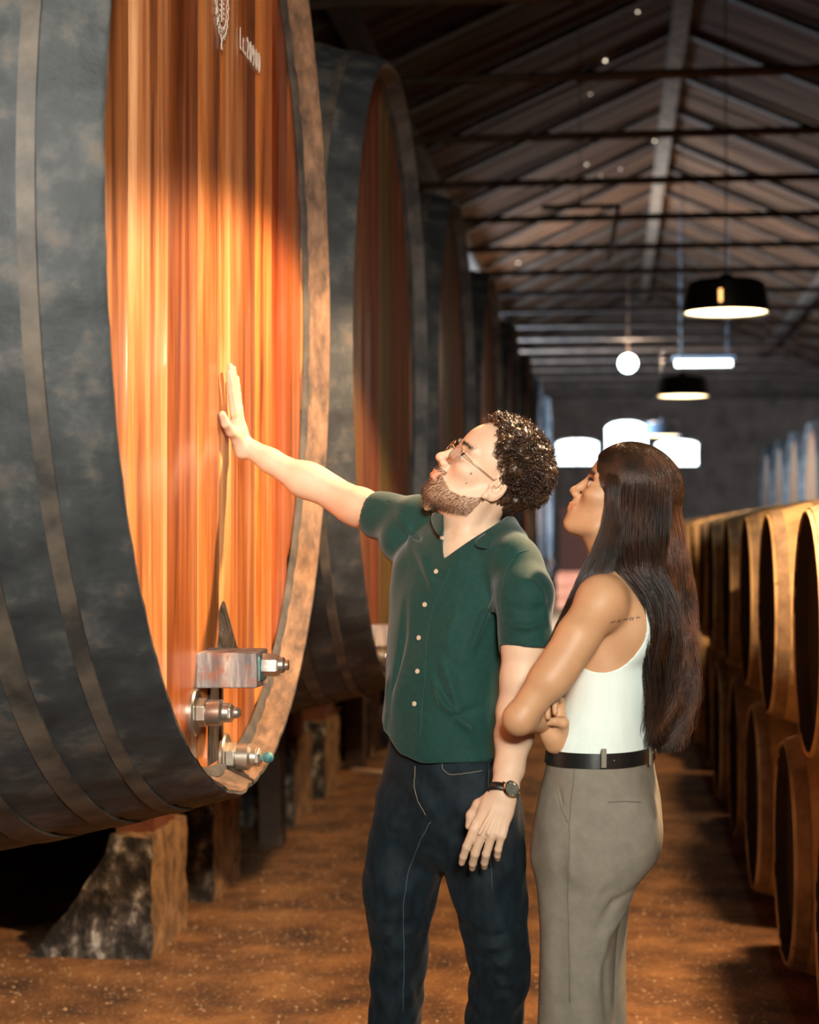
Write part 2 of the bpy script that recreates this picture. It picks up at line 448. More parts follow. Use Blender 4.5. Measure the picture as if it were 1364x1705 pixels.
# conduit pipe under the roof
mb = MB()
a = P(902, 345, 15); b = P(1030, 343, 15); c = P(1014, 432, 17)
mb.tube([a, b, c], 0.022, 8); mid = (a + b) / 2; mb.tube([mid, Vector((mid.x, mid.y, ZR - (ZR - ZE) * abs(mid.x - XC) / (XC - XL) - .02))], .005, 5)
tag(mb.build('conduit_pipe', M['beam'], smooth=True), 'thin bent conduit pipe hanging under the roof boards left of the ridge', 'pipe')
M['groove'] = nmat('dark_groove', (.015, .018, .020), (.07, .06, .05), scale=12, rough=.7, bump=.5)
# ================================================================ GREAT TUNS (left row)
TX, TY, TZ = -0.85, 4.137, 0.923        # chime plane x, centre y, lowest chime point z of the first tun
TR, TREC, TSP, TL = 1.222, 0.075, 2.90, 2.6
PANX = TX - TREC

def tun_r(x):    # radius at distance x behind the chime
    return TR + 0.21 * math.sin(pi * min(max(x / TL, 0), 1))

DEV = [random.uniform(-.003, .003) for _ in range(56)]
def tun_body():
    mb = MB(); n = 56 * 4
    dev = DEV
    def rf(i, t): return 1 + (dev[i // 4] if i % 4 else dev[i // 4] - .003)
    prof = [(-TREC - .01, TR - .045), (-TREC, TR - .044), (-.012, TR - .018), (-.001, TR - .0145), (.001, TR - .011), (.002, TR - .006), (-.005, TR)]
    for k in range(1, 25):
        x = TL * k / 24; prof.append((-x, tun_r(x)))
    prof.append((-TL, .02))
    mb.lathe(prof, n, (0, 0, TR), (1, 0, 0), caps=False, rfun=rf)
    return mb

def tun_hoop(x, w_):
    mb = MB(); t = .006
    p = [(-x, tun_r(x)), (-x, tun_r(x) + t), (-x - w_, tun_r(x + w_) + t), (-x - w_, tun_r(x + w_))]
    mb.lathe(p, 128, (0, 0, TR), (1, 0, 0), caps=False); return mb

def plank_bounds():
    def ypx(px): return ((F * abs(PANX) / math.cos(TH) / (1020 - px)) + PANX * math.sin(TH)) / math.cos(TH) - TY
    b = [ypx(p) for p in (216, 283, 333, 368, 399, 427, 455, 480, 502)]
    R = TR - .045
    lo = [b[0]];
    while lo[0] > -R: lo.insert(0, lo[0] - .17)
    hi = b[:]
    while hi[-1] < R: hi.append(hi[-1] + .17)
    return [max(-R, v) for v in lo[:-1]] + [min(R, v) for v in hi], len(lo) - 1

BND, K0 = plank_bounds()
TONES = {K0 - 1: (1.12, 1.1, 1.05), K0: (1.4, 1.45, 1.7), K0 + 1: (.62, .48, .42), K0 + 2: (1.0, .95, .9), K0 + 3: (1.1, 1.1, 1.15), K0 + 4: (.55, .46, .44),  # per-plank tones; the palest plank has a highlight put into its colour
         K0 + 5: (1.15, 1.0, .8), K0 + 6: (.50, .27, .20), K0 + 7: (.66, .50, .42)}

def tun_head(seed=0, dull=0.0):
    rnd = random.Random(seed); mb = MB(); R = TR - .045
    for k in range(len(BND) - 1):
        y0, y1 = BND[k], BND[k + 1]
        if y1 - y0 < .004: continue
        t = TONES.get(k, (rnd.uniform(.7, 1.2),) * 3) if seed == 0 else tuple(rnd.uniform(.6, 1.1) * c for c in (1, .9, .8))
        t = tuple(c * (1 - dull) + dull * .35 for c in t)
        mb.col = (*t, 1)
        m = 8; nz = 40; bul = random.uniform(.0015, .004)
        vs = []
        for j in range(m + 1):
            u = j / m; y = y0 + (y1 - y0) * u
            zz = math.sqrt(max(R * R - y * y, 0))
            e = min(u, 1 - u)
            x = -TREC + bul * (1 - (2 * u - 1) ** 2) - (.006 if j in (0, m) else 0)
            for q in range(nz + 1):
                z = -zz + 2 * zz * q / nz
                vs.append((x, y, TR + z))
        fs = [(j * (nz + 1) + q, (j + 1) * (nz + 1) + q, (j + 1) * (nz + 1) + q + 1, j * (nz + 1) + q + 1) for j in range(m) for q in range(nz)]
        mb.add(vs, fs)
    return mb

def text_mesh(body, size, name, mat, parent, loc, rot, sx=1.0):
    cu = bpy.data.curves.new(name, 'FONT'); cu.body = body; cu.size = size; cu.extrude = 0.0006; cu.space_character = 1.32; cu.align_x = 'LEFT'
    tmp = bpy.data.objects.new(name + '_c', cu); COL.objects.link(tmp)
    dg = bpy.context.evaluated_depsgraph_get(); me = bpy.data.meshes.new_from_object(tmp.evaluated_get(dg))
    bpy.data.objects.remove(tmp); me.materials.clear(); me.materials.append(mat)
    o = bpy.data.objects.new(name, me); link(o, parent); o.location = loc; o.rotation_euler = rot; o.scale = (sx, 1, 1)
    return o

XO = -TREC + .002      # local x just proud of the head planks
def ploc(px, py):
    """local y,z on the head panel of the first tun for a photo pixel"""
    dirv = P(px, py, 1) - Vector((0, 0, CAMZ)); t = PANX / dirv.x
    q = dirv * t
    return q.y - TY, CAMZ + q.z - TZ

def fitting(parent, y, z, R, L, knob=True, mat=None):
    """brass drain valve: flange, hex nut, body, hex nut, stem with ball"""
    mat = mat or M['brass']
    v = MB(); v.lathe([(0, R), (.006, R), (.010, R * .93), (.010, R * .55)], 40, (XO, y, z), (1, 0, 0)); fl = v.build('valve_flange', mat, parent, auto=.6)
    v = MB(); v.lathe([(.010, R * .62), (.030, R * .62), (.032, R * .5)], 6, (XO, y, z), (1, 0, 0)); n1 = v.build('valve_nut', mat, fl, bevel=.002)
    v = MB(); v.lathe([(.030, R * .50), (.034, R * .55), (.062, R * .55), (.068, R * .42), (.080, R * .40)], 32, (XO, y, z), (1, 0, 0)); v.build('valve_body', mat, fl, auto=.6)
    v = MB(); v.lathe([(.066, R * .40), (.086, R * .40), (.092, R * .24)], 6, (XO, y, z), (1, 0, 0)); v.build('valve_nut', mat, fl, bevel=.0015)
    v = MB(); v.lathe([(.090, R * .16), (.100, R * .11), (L - .018, R * .11)], 16, (XO, y, z), (1, 0, 0)); v.sphere((XO + L - .010, y, z), R * .24, 16, 10)
    v.build('valve_stem', M['verdigris'] if L > .115 else mat, fl, smooth=True)
    return fl

def make_tun(seed, label, detail=True):
    t = empty('wine_tun', (TX, TY, TZ), label, 'barrel', 'great tuns standing in the left row')
    tun_body().build('stave_body', M['dusty_wood'], t, auto=.5)
    # paler worn end of the staves: the chime ring
    mb = MB(); n = 56 * 4
    dv = DEV
    prof = [(-TREC + .001, TR - .054), (-.005, TR - .0190), (.001, TR - .0165), (.0015, TR - .013)]
    mb.lathe(prof, n, (0, 0, TR), (1, 0, 0), caps=False, rfun=lambda i, tt: 1 + (dv[i // 4] if i % 4 else dv[i // 4] - .003))
    mb.build('chime', M['chime' if seed == 0 else 'dark_chime'], t, auto=.5)
    mb = MB(); mb.lathe([(-TREC + .004, TR - .066), (-TREC + .014, TR - .060), (-TREC + .022, TR - .043)], 160, (0, 0, TR), (1, 0, 0), caps=False); mb.build('head_groove', M['groove'], t, smooth=True)
    tun_head(seed).build('head_panel', M['varnish' if seed == 0 else 'dull_head'], t, col=True, auto=.6)
    for x, w_ in ((.105, .030), (.225, .045), (.375, .060), (.62, .06), (1.0, .06), (1.6, .06), (2.0, .05), (2.4, .05)):
        tun_hoop(x, w_).build('hoop', M['hoop'], t, auto=.6)
    if detail:
        # oak bar with bolt over the manhole
        y0, z0 = ploc(328, 1143); y1 = y0 + .125
        v = MB(); v.box((-TREC - .002, y0, z0 - .002), (-TREC + .135, y1, z0 + .078), jit=.003)
        b = v.build('manhole_bar', M['blockwood'], t, bevel=.004)
        v = MB(); v.box((-TREC + .133, y0 + .02, z0 + .012), (-TREC + .139, y1 - .02, z0 + .066)); v.build('bolt_plate', M['verdigris'], b)
        v = MB(); yc = y0 + .06; zc = z0 + .045
        v.lathe([(.138, .026), (.170, .026), (.176, .022)], 6, (-TREC, yc, zc), (1, 0, 0)); v.lathe([(.170, .019), (.186, .018), (.190, .012), (.197, .012), (.199, 0.001)], 20, (-TREC, yc, zc), (1, 0, 0))
        v.build('bolt', M['brass'], b, auto=.6)
        # blackened oak door wedge above and below the bar
        ya, za = ploc(372, 1003); yb, zb = ploc(360, 1085); yc_, zc_ = ploc(388, 1080)
        v = MB(); x0 = -TREC - .004; x1 = -TREC + .012
        v.add([(x1 - .008, ya, za), (x1, yb, zb), (x1, yc_, zc_), (x0, ya - .006, za + .01), (x0, yb - .006, zb), (x0, yc_ + .006, zc_), (x1 + .006, (yb + yc_) / 2, zb * .6 + za * .4)],
              [(0, 1, 6), (0, 6, 2), (1, 2, 6), (3, 4, 1, 0), (5, 3, 0, 2), (4, 5, 2, 1)])
        v.build('manhole_wedge', M['char'], t)
        v = MB(); ya, za = ploc(345, 1146); yb, zb = ploc(395, 1146); yc_, zc_ = ploc(372, 1300); yd, zd = ploc(318, 1260)
        v.box((-TREC - .004, ya, zc_ + .06), (-TREC + .005, ya + .10, za)); v.box((-TREC - .004, ya + .13, zc_ + .1), (-TREC + .006, ya + .145, za))
        v.build('manhole_board', M['char'], t)
        # painted capacity and emblem
        y, z = ploc(396, 80)
        text_mesh('Lt.20900', .078, 'painted_number', M['white_paint'], t, (XO + .003, y, z), (pi / 2, 0, pi / 2), .72)['label'] = 'white painted capacity number'
        y, z = ploc(366, -6)
        v = MB(); rr = random.Random(3)
        for ring, (ry, rz_) in enumerate(((.072, .098), (.056, .080))):
            for k in range(46):
                a = 2 * pi * k / 46 + ring * .07
                q = rr.uniform(.8, 1.25)
                Mr = Matrix.Rotation(a + (.9 if k % 2 else -.9), 3, 'X')
                v.box((0, -.0085 * q, -.0022), (.0012, .0085 * q, .0022), Matrix.Translation((XO + .003, y + ry * math.cos(a), z + rz_ * math.sin(a))) @ Mr.to_4x4())
        v.box((XO + .003, y - .005, z - .062), (XO + .0042, y + .010, z + .062))
        for k in range(9):
            v.box((XO + .003, y - .028 + .006 * rr.random(), z - .055 + .013 * k), (XO + .0042, y - .012 + .004 * rr.random(), z - .050 + .013 * k))
            v.box((XO + .003, y + .016 + .004 * rr.random(), z - .05 + .012 * k), (XO + .0042, y + .03 - .006 * rr.random(), z - .046 + .012 * k))
        for k in range(3):
            v.box((XO + .003, y - .008 + .003 * k, z - .128 + .008 * k), (XO + .0042, y + .007 - .001 * k, z - .116 + .008 * k))
        v.build('painted_emblem', M['white_paint'], t)['label'] = 'white painted wreath emblem'
        y, z = ploc(321, 1186); fitting(t, y, z, .053, .105)
        y, z = ploc(371, 1260); fitting(t, y, z, .057, .118)
    return t

LAB = ['great dark tun in the foreground with orange varnished head, white number and two valves',
       'second tun of the left row, right behind the foreground tun with lit dusty head',
       'third tun of the left row with narrow orange head showing beside the man\'s face',
       'fourth tun of the left row, in the dark behind the third tun',
       'fifth tun of the left row, dark strip above the man\'s hair',
       'sixth tun of the left row, catching faint bluish daylight',
       'seventh tun of the left row, pale blue lit edge near the far wall',
       'last and farthest tun of the left row']
tuns = [make_tun(0, LAB[0])]
proto2 = make_tun(5, LAB[1], detail=False)
# the others carry a bar and one valve each
v = MB(); v.box((-TREC - .002, -.20, .17), (-TREC + .12, -.03, .25), jit=.003); v.build('manhole_bar', M['blockwood'], proto2, bevel=.004)
fitting(proto2, -.30, .14, .05, .105)
proto2.location = (TX, TY + TSP, TZ)
for k in range(2, 8):
    c = copy_tree(proto2); c.location = (TX, TY + TSP * k, TZ); c['label'] = LAB[k]

# right-hand row of tuns, far down the hall beyond the casks
for k in range(5):
    c = copy_tree(proto2); c.location = (3.25, 27.5 + TSP * k, TZ); c.rotation_euler = (0, 0, pi)
    c['label'] = ['nearest tun of the far right row, pale head above the casks at right edge', 'second nearest tun of the far right row, blue daylight on its staves',
                  'third tun of the far right row, blue lit', 'fourth tun of the far right row, mostly hidden', 'farthest tun of the right row beside the right gable window'][k]
    c['group'] = 'great tuns in the far right row'

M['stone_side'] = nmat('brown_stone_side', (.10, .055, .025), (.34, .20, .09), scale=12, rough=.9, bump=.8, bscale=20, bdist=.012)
# supports: stone pedestals with oak chocks
def pedestal(far=False):
    e = empty('stone_pedestal', (0, 0, 0))
    v = MB(); rnd = random.Random(11)
    # near-square block, its back side battered outwards
    nx, ny, nz = 8, 9, 8; pts = {}
    vs = []; idx = {}
    def q(i, j, k):
        key = (i, j, k)
        if key in idx: return idx[key]
        x, y, z = i / nx, j / ny, k / nz
        X = -(.16 + .30 * (1 - z) ** 1.4) * (1 - x); Y = .52 * y; Z = .44 * z
        n = .006
        vs.append((X + rnd.uniform(-n, n), Y + rnd.uniform(-n, n), max(0, Z + (rnd.uniform(-n, n) if k else 0)))); idx[key] = len(vs) - 1
        return idx[key]
    fs = []
    for j in range(ny):
        for k in range(nz):
            fs.append((q(0, j, k), q(0, j, k + 1), q(0, j + 1, k + 1), q(0, j + 1, k))); fs.append((q(nx, j, k), q(nx, j + 1, k), q(nx, j + 1, k + 1), q(nx, j, k + 1)))
    for i in range(nx):
        for k in range(nz):
            fs.append((q(i, 0, k), q(i + 1, 0, k), q(i + 1, 0, k + 1), q(i, 0, k + 1))); fs.append((q(i, ny, k), q(i, ny, k + 1), q(i + 1, ny, k + 1), q(i + 1, ny, k)))
        for j in range(ny):
            fs.append((q(i, j, nz), q(i + 1, j, nz), q(i + 1, j + 1, nz), q(i, j + 1, nz)))
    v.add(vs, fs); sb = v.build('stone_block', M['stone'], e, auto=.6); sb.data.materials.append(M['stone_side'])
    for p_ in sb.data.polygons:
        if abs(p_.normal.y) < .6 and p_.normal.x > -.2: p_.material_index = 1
    v = MB(); za, zb = (.86, .755) if not far else (.755, .86)
    v.add([(x, y, z) for x in (-.16, -.02) for y, z in ((.10, .43), (.42, .43), (.42, zb), (.10, za))],
          [(3, 2, 1, 0), (4, 5, 6, 7), (0, 1, 5, 4), (1, 2, 6, 5), (2, 3, 7, 6), (3, 0, 4, 7)]); v.build('oak_chock', nmat('red_oak_chock', (.10, .03, .015), (.20, .07, .03), rough=.7, bump=.4), e)
    return e
peds = {False: pedestal(), True: pedestal(True)}; used = set()
for k in range(8):
    for dy, flip in ((-.76, False), (.24, True)):
        c = copy_tree(peds[flip]) if flip in used else peds[flip]; used.add(flip)
        c.location = (-1.64 if k else -2.35, TY + TSP * k + dy, 0)
        side = 'near' if dy < 0 else 'far'
        nm = ['first', 'second', 'third', 'fourth', 'fifth', 'sixth', 'seventh', 'eighth'][k]
        tag(c, 'rough limewashed stone pedestal under the %s side of the %s tun' % (side, nm), 'pedestal', 'stone pedestals under the tuns')
        if k == 1 and dy < 0: c['label'] = 'black and white limewashed stone pedestal on the gravel at lower left'
# rear bearer beams the tuns rest on
for k in range(8):
    v = MB(); yc = TY + TSP * k
    v.box((-3.2, yc - 1.0, 0), (-2.9, yc + 1.0, .74))
    tag(v.build('bearer_beam', M['beam']), 'dark timber bearer under the back end of the %s tun of the left row' % ['first', 'second', 'third', 'fourth', 'fifth', 'sixth', 'seventh', 'eighth'][k], 'beam', 'timber bearers under the tuns')
for k in range(5):
    v = MB(); yc = 27.5 + TSP * k
    v.box((4.3, yc - .9, 0), (4.6, yc + .9, .70))
    tag(v.build('bearer_beam', M['beam']), 'timber bearers under the %s tun of the far right row' % ['nearest', 'second', 'third', 'fourth', 'farthest'][k], 'beam', 'timber bearers under the tuns')
# short timber posts between the tuns
for k in range(3):
    e = MB(); y = TY + TSP * (k + 1.5) + .15
    e.box((-1.72, y - .06, 0), (-1.60, y + .06, .70), jit=.01)
    tag(e.build('timber_post', M['beam'], bevel=.01), 'short dark timber post standing between the %s tuns of the left row' % ['second and third', 'third and fourth', 'fourth and fifth'][k], 'post', 'timber posts between the tuns')

q_ = P(618, 1288, 11.4)
v = MB(); v.box((-.13, -.035, .002), (.13, .035, .022), Matrix.Rotation(-.5, 4, 'Z'), jit=.004)
o_ = v.build('wood_offcut', nmat('pale_offcut', (.45, .30, .18), (.6, .42, .27), rough=.7), bevel=.003); o_.location = (q_.x, q_.y, 0)
tag(o_, 'pale wood offcut lying on the earth floor left of the man\'s hip', 'plank')

# ================================================================ CASKS (right stack)
CX, CR, CB, CL = 0.556, .36, .474, 1.36
def cask():
    e = empty('wine_cask', (0, 0, 0), None, 'barrel', 'dusty casks stacked along the right side')
    def cr(x): return CR + (CB - CR) * max(0.0, math.sin(pi * x / CL)) ** .85
    v = MB(); prof = [(.006, CR - .010), (.001, CR - .007), (0, CR - .004), (.001, CR)]
    for k in range(1, 21): prof.append((CL * k / 20, cr(CL * k / 20)))
    prof += [(CL, CR - .02), (CL - .03, CR - .03)]
    dv = [random.uniform(-.003, .003) for _ in range(26)]
    v.lathe(prof, 26 * 4, (0, 0, 0), (1, 0, 0), caps=False, rfun=lambda i, t: 1 + dv[i // 4] - (.006 if i % 4 == 0 else 0))
    v.build('cask_staves', M['cask'], e, auto=.5)
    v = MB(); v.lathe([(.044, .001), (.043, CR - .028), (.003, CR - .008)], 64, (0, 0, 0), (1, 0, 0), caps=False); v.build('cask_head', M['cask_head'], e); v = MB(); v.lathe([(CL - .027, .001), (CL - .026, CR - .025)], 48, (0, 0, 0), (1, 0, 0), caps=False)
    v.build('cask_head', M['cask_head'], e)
    for x, w_ in ((.012, .04), (.16, .035), (.36, .04), (.96, .04), (1.165, .035), (1.31, .04)):
        v = MB(); t = .003
        v.lathe([(x, cr(x)), (x, cr(x) + t), (x + w_, cr(x + w_) + t), (x + w_, cr(x + w_))], 64, (0, 0, 0), (1, 0, 0), caps=False)
        v.build('hoop', M['cask_hoop'], e, auto=.6)
    v = MB(); v.lathe([(CB - .01, .03), (CB + .015, .026)], 16, (CL / 2, 0, 0), (0, 0, 1)); v.build('bung', M['beam'], e)
    return e
M['cask_hoop'] = nmat('dusty_hoop', (0.14, 0.09, 0.05), (0.30, 0.20, 0.11), scale=9, rough=0.75, metal=0.1, bump=.2)
cp = cask(); first = True; CSP = 1.25
ORD = ['first', 'second', 'third', 'fourth', 'fifth', 'sixth', 'seventh', 'eighth', 'ninth', 'tenth']
for k in range(-2, 24):
    for tier in (1, 0):
        y = 5.36 + CSP * k - (0 if tier else -CSP / 2)
        if y > 34.5: continue
        c = cp if first else copy_tree(cp); first = False
        c.location = (CX + random.uniform(-.012, .012), y, 1.235 if tier else .482)
        c.rotation_euler = (random.uniform(-3, 3), 0, 0)
        tn = 'top tier' if tier else 'floor tier'
        if k >= 0 and k < 10: lab = 'dusty brown cask in the %s of the right stack, %s from the camera' % (tn, ORD[k])
        elif k >= 10: lab = 'small distant cask far down the %s of the right stack' % tn
        else: lab = 'dusty cask of the %s beyond the right edge of the photo' % tn
        c['label'] = lab

# ================================================================ PENDANTS AND OTHER LAMPS
M['slotglow'] = nmat('slot_glow', (1, .6, .25), emis=(1.0, .50, .16), estr=2.5)
def pendant(y, watts, colr, label, enamel='black_enamel'):
    e = empty('pendant_lamp', (LAMPX, y, LAMPZ), label, 'lamp', 'pendant lamps down the hall')
    v = MB(); v.lathe([(0, .300), (.004, .303), (.05, .300), (.20, .270), (.225, .24), (.23, .05), (.27, .045), (.28, .02)], 48, caps=False); v.lathe([(.0, .296), (.05, .294), (.198, .262), (.22, .05)], 48, caps=False)
    v.build('lamp_shade', M[enamel], e, auto=.6)
    v = MB(); v.lathe([(.012, .001), (.012, .285), (.02, .287), (.02, .001)], 48, caps=False); v.build('lamp_diffuser', M['lampglow'], e, smooth=False)
    if label.startswith('black pendant'):
        v = MB(); v.tube([(-.055, -.292, .045), (-.055, -.280, .135)], .013, 10); v.build('shade_slot', M['slotglow'], e, smooth=True)
    v = MB(); v.tube([(0, 0, .23), (0, 0, 7.12 - LAMPZ)], .005, 6); v.build('lamp_cord', M['black_enamel'], e)
    l = light('pendant_bulb', 'SPOT', (LAMPX, y, LAMPZ - .01), watts, colr, .09, None, spot_size=2 * math.radians(70), spot_blend=.12)
    return e
PL = ['pendant lamp above the casks just beyond the right edge of the photo', 'black pendant lamp nearest in view, hanging at upper right over the casks',
      'middle black pendant lamp hanging below the strip light', 'small blue-grey pendant lamp hanging in front of the gable windows']
for i, (y, wt, c) in enumerate(PENDANTS):
    if i == 0:
        pendant(y, wt, c, 'unseen pendant lamp added behind the camera as fill')
    else:
        pendant(y, wt, c, PL[i - 1], 'blue_enamel' if i == 4 else 'black_enamel')
# globe lamp and strip light on the tie rods
g = P(1046, 605, 30.0)
e = empty('globe_lamp', g, 'round greenish white globe lamp glowing under the roof left of the strip light', 'lamp')
v = MB(); v.sphere((0, 0, 0), .15, 24, 16); v.build('globe_glass', M['globe'], e, smooth=True)
v = MB(); v.tube([(0, 0, .14), (0, 0, 7.10 - g.z)], .006, 6); v.build('globe_rod', M['beam'], e)
light('globe_bulb', 'POINT', g + Vector((0, -.25, .05)), 300, (1, .76, .52), .15)
g = P(1172, 605, 30.5)
e = empty('strip_light', g, 'white tubular strip light fixed across the hall right of the globe lamp', 'lamp')
v = MB(); v.tube([(-.47, 0, 0), (.47, 0, 0)], .05, 12); v.build('light_tube', M['tubelight'], e, smooth=True)
v = MB(); v.box((-.52, -.05, .05), (.52, .05, .12)); v.box((-.4, -.008, .12), (-.385, .008, 7.12 - g.z)); v.box((.385, -.008, .12), (.4, .008, 6.80 - g.z)); v.build('tube_housing', M['blue_frame'], e)
# ================================================================ SCULPTING TOOLS (signed distance volumes -> one smooth mesh)
import os
def smin(a, b, k):
    if k <= 0: return np.minimum(a, b)
    h = np.clip(.5 + .5 * (b - a) / k, 0, 1)
    return b * (1 - h) + a * h - k * h * (1 - h)

class Vol:
    def __init__(s, lo, hi, h):
        s.h = h; s.lo = np.array(lo, float); s.n = tuple(int(math.ceil((b - a) / h)) + 1 for a, b in zip(lo, hi))
        s.D = np.full(s.n, 1.0, np.float32)
    def region(s, lo, hi):
        a = [max(0, int(math.floor((l - o) / s.h))) for l, o in zip(lo, s.lo)]
        b = [min(n, int(math.ceil((u - o) / s.h)) + 1) for u, o, n in zip(hi, s.lo, s.n)]
        if any(q <= p for p, q in zip(a, b)): return None
        ax = [(np.arange(p, q) * s.h + o).astype(np.float32) for p, q, o in zip(a, b, s.lo)]
        return tuple(slice(p, q) for p, q in zip(a, b)), ax[0][:, None, None], ax[1][None, :, None], ax[2][None, None, :]
    def op(s, fn, lo, hi, k=0.01, mode='u', pad=None):
        m = (pad if pad is not None else 1.6 * k) + 4 * s.h
        r = s.region(np.array(lo) - m, np.array(hi) + m)
        if r is None: return
        sl, x, y, z = r
        d = fn(x, y, z)
        if mode == 'u': s.D[sl] = smin(s.D[sl], d, k)
        elif mode == 's': s.D[sl] = -smin(-s.D[sl], d, k)
        elif mode == 'd': s.D[sl] += d
    def cone(s, a, b, r1, r2, k=0.01, mode='u'):
        a = np.array(a, float); b = np.array(b, float); ab = b - a; L2 = float(ab @ ab) + 1e-12
        def fn(x, y, z):
            px, py, pz = x - a[0], y - a[1], z - a[2]
            t = np.clip((px * ab[0] + py * ab[1] + pz * ab[2]) / L2, 0, 1)
            return np.sqrt((px - t * ab[0]) ** 2 + (py - t * ab[1]) ** 2 + (pz - t * ab[2]) ** 2) - (r1 + (r2 - r1) * t)
        R = max(r1, r2)
        s.op(fn, np.minimum(a, b) - R, np.maximum(a, b) + R, k, mode)
    def chain(s, pts, rs, k=0.01, mode='u'):
        for i in range(len(pts) - 1): s.cone(pts[i], pts[i + 1], rs[i], rs[i + 1], k, mode)
    def ell(s, c, r, R=None, k=0.01, mode='u'):
        c = np.array(c, float); r = np.array(r, float); R = np.eye(3) if R is None else np.array(R)   # rows of R: local axes
        def fn(x, y, z):
            px, py, pz = x - c[0], y - c[1], z - c[2]
            q = [(px * R[i][0] + py * R[i][1] + pz * R[i][2]) / r[i] for i in range(3)]
            k0 = np.sqrt(q[0] ** 2 + q[1] ** 2 + q[2] ** 2); k1 = np.sqrt((q[0] / r[0]) ** 2 + (q[1] / r[1]) ** 2 + (q[2] / r[2]) ** 2) + 1e-9
            return k0 * (k0 - 1) / k1
        m = float(r.max())
        s.op(fn, c - m, c + m, k, mode)
    def ecap(s, a, b, side, ra, rb, k=0.01, mode='u'):
        """tapered limb with elliptic section: ra/rb = (radius along side, radius across)"""
        a = np.array(a, float); b = np.array(b, float); ab = b - a; L = np.linalg.norm(ab); t_ = ab / L
        sd = np.array(side, float); sd = sd - t_ * (sd @ t_); sd /= np.linalg.norm(sd); ot = np.cross(t_, sd)
        def fn(x, y, z):
            px, py, pz = x - a[0], y - a[1], z - a[2]
            w = px * t_[0] + py * t_[1] + pz * t_[2]; t = np.clip(w / L, 0, 1)
            u = px * sd[0] + py * sd[1] + pz * sd[2]; v = px * ot[0] + py * ot[1] + pz * ot[2]
            r1 = ra[0] + (rb[0] - ra[0]) * t; r2 = ra[1] + (rb[1] - ra[1]) * t; r3 = np.minimum(r1, r2)
            e = w - t * L
            q = np.sqrt((u / r1) ** 2 + (v / r2) ** 2 + (e / r3) ** 2) + 1e-9
            g = np.sqrt((u / r1 ** 2) ** 2 + (v / r2 ** 2) ** 2 + (e / r3 ** 2) ** 2) + 1e-9
            return q * (q - 1) / g
        R = max(max(ra), max(rb))
        s.op(fn, np.minimum(a, b) - R, np.maximum(a, b) + R, k, mode)
    def zloft(s, rows, k=0.01, mode='u', cap=True, p=2.2):
        """rows: (z, cx, cy, rx, ry, rot) upright tube with superelliptic section"""
        rows = sorted(rows); A = np.array(rows, float)
        zz = np.linspace(A[0, 0], A[-1, 0], 200)
        def cr(col):   # smooth interpolation
            t = A[:, 0]; v = A[:, col]; m = np.gradient(v, t) if len(t) > 2 else np.full(len(t), (v[-1] - v[0]) / (t[-1] - t[0]))
            i = np.clip(np.searchsorted(t, zz) - 1, 0, len(t) - 2); hh = t[i + 1] - t[i]; u = (zz - t[i]) / hh
            return (2 * u ** 3 - 3 * u ** 2 + 1) * v[i] + (u ** 3 - 2 * u ** 2 + u) * hh * m[i] + (-2 * u ** 3 + 3 * u ** 2) * v[i + 1] + (u ** 3 - u ** 2) * hh * m[i + 1]
        T = [cr(c) for c in range(1, 6)]
        def fn(x, y, z):
            zc = z.ravel(); cx, cy, rx, ry, ro = [np.interp(zc, zz, t).astype(np.float32)[None, None, :] for t in T]
            c, s_ = np.cos(ro), np.sin(ro)
            px, py = x - cx, y - cy
            u = np.abs(px * c + py * s_) / rx; v = np.abs(-px * s_ + py * c) / ry
            q = (u ** p + v ** p) ** (1 / p)
            d = (q - 1) * np.minimum(rx, ry) * .5 + (q - 1) * .5 * (rx * ry) / np.sqrt((ry * u / (q + 1e-6)) ** 2 + (rx * v / (q + 1e-6)) ** 2 + 1e-9)
            if cap: d = np.maximum(d, np.maximum(A[0, 0] - z, z - A[-1, 0]))
            return d
        R = max(A[:, 3].max(), A[:, 4].max()) * 1.2
        s.op(fn, (A[:, 1].min() - R, A[:, 2].min() - R, A[0, 0]), (A[:, 1].max() + R, A[:, 2].max() + R, A[-1, 0]), k, mode)
    def fold(s, pts, w, amp):
        """cloth fold: raises (amp>0) or sinks the surface along a polyline, fading at its ends"""
        pts = [np.array(q, float) for q in pts]; n = len(pts) - 1
        A = np.array(pts); m = 3 * w
        def fn(x, y, z):
            best = None
            for i in range(n):
                a = pts[i]; ab = pts[i + 1] - a; L2 = ab @ ab + 1e-9
                px, py, pz = x - a[0], y - a[1], z - a[2]
                t = np.clip((px * ab[0] + py * ab[1] + pz * ab[2]) / L2, 0, 1)
                d2 = (px - t * ab[0]) ** 2 + (py - t * ab[1]) ** 2 + (pz - t * ab[2]) ** 2
                g = np.exp(-d2 / (w * w)) * np.sin(np.pi * np.clip((i + t) / n, .04, .96)) ** .6
                best = g if best is None else np.maximum(best, g)
            return -amp * best
        s.op(fn, A.min(0) - m, A.max(0) + m, 0, 'd', pad=0)
    def noise(s, amp, freq, seed=0, lo=None, hi=None):
        rs = np.random.RandomState(seed); lo = s.lo if lo is None else lo; hi = s.lo + np.array(s.n) * s.h if hi is None else hi
        ws = rs.normal(size=(6, 3)) * np.array(freq); ph = rs.rand(6) * 6.28
        def fn(x, y, z):
            d = 0
            for k in range(6):
                d = d + np.sin(ws[k, 0] * x + ws[k, 1] * y + ws[k, 2] * z + ph[k] + (1.3 * np.sin(ws[(k + 1) % 6, 2] * z * .7 + ws[(k + 1) % 6, 0] * x * .7 + ph[k] * 2)))
            return (amp / 3) * d
        s.op(fn, lo, hi, 0, 'd', pad=0)
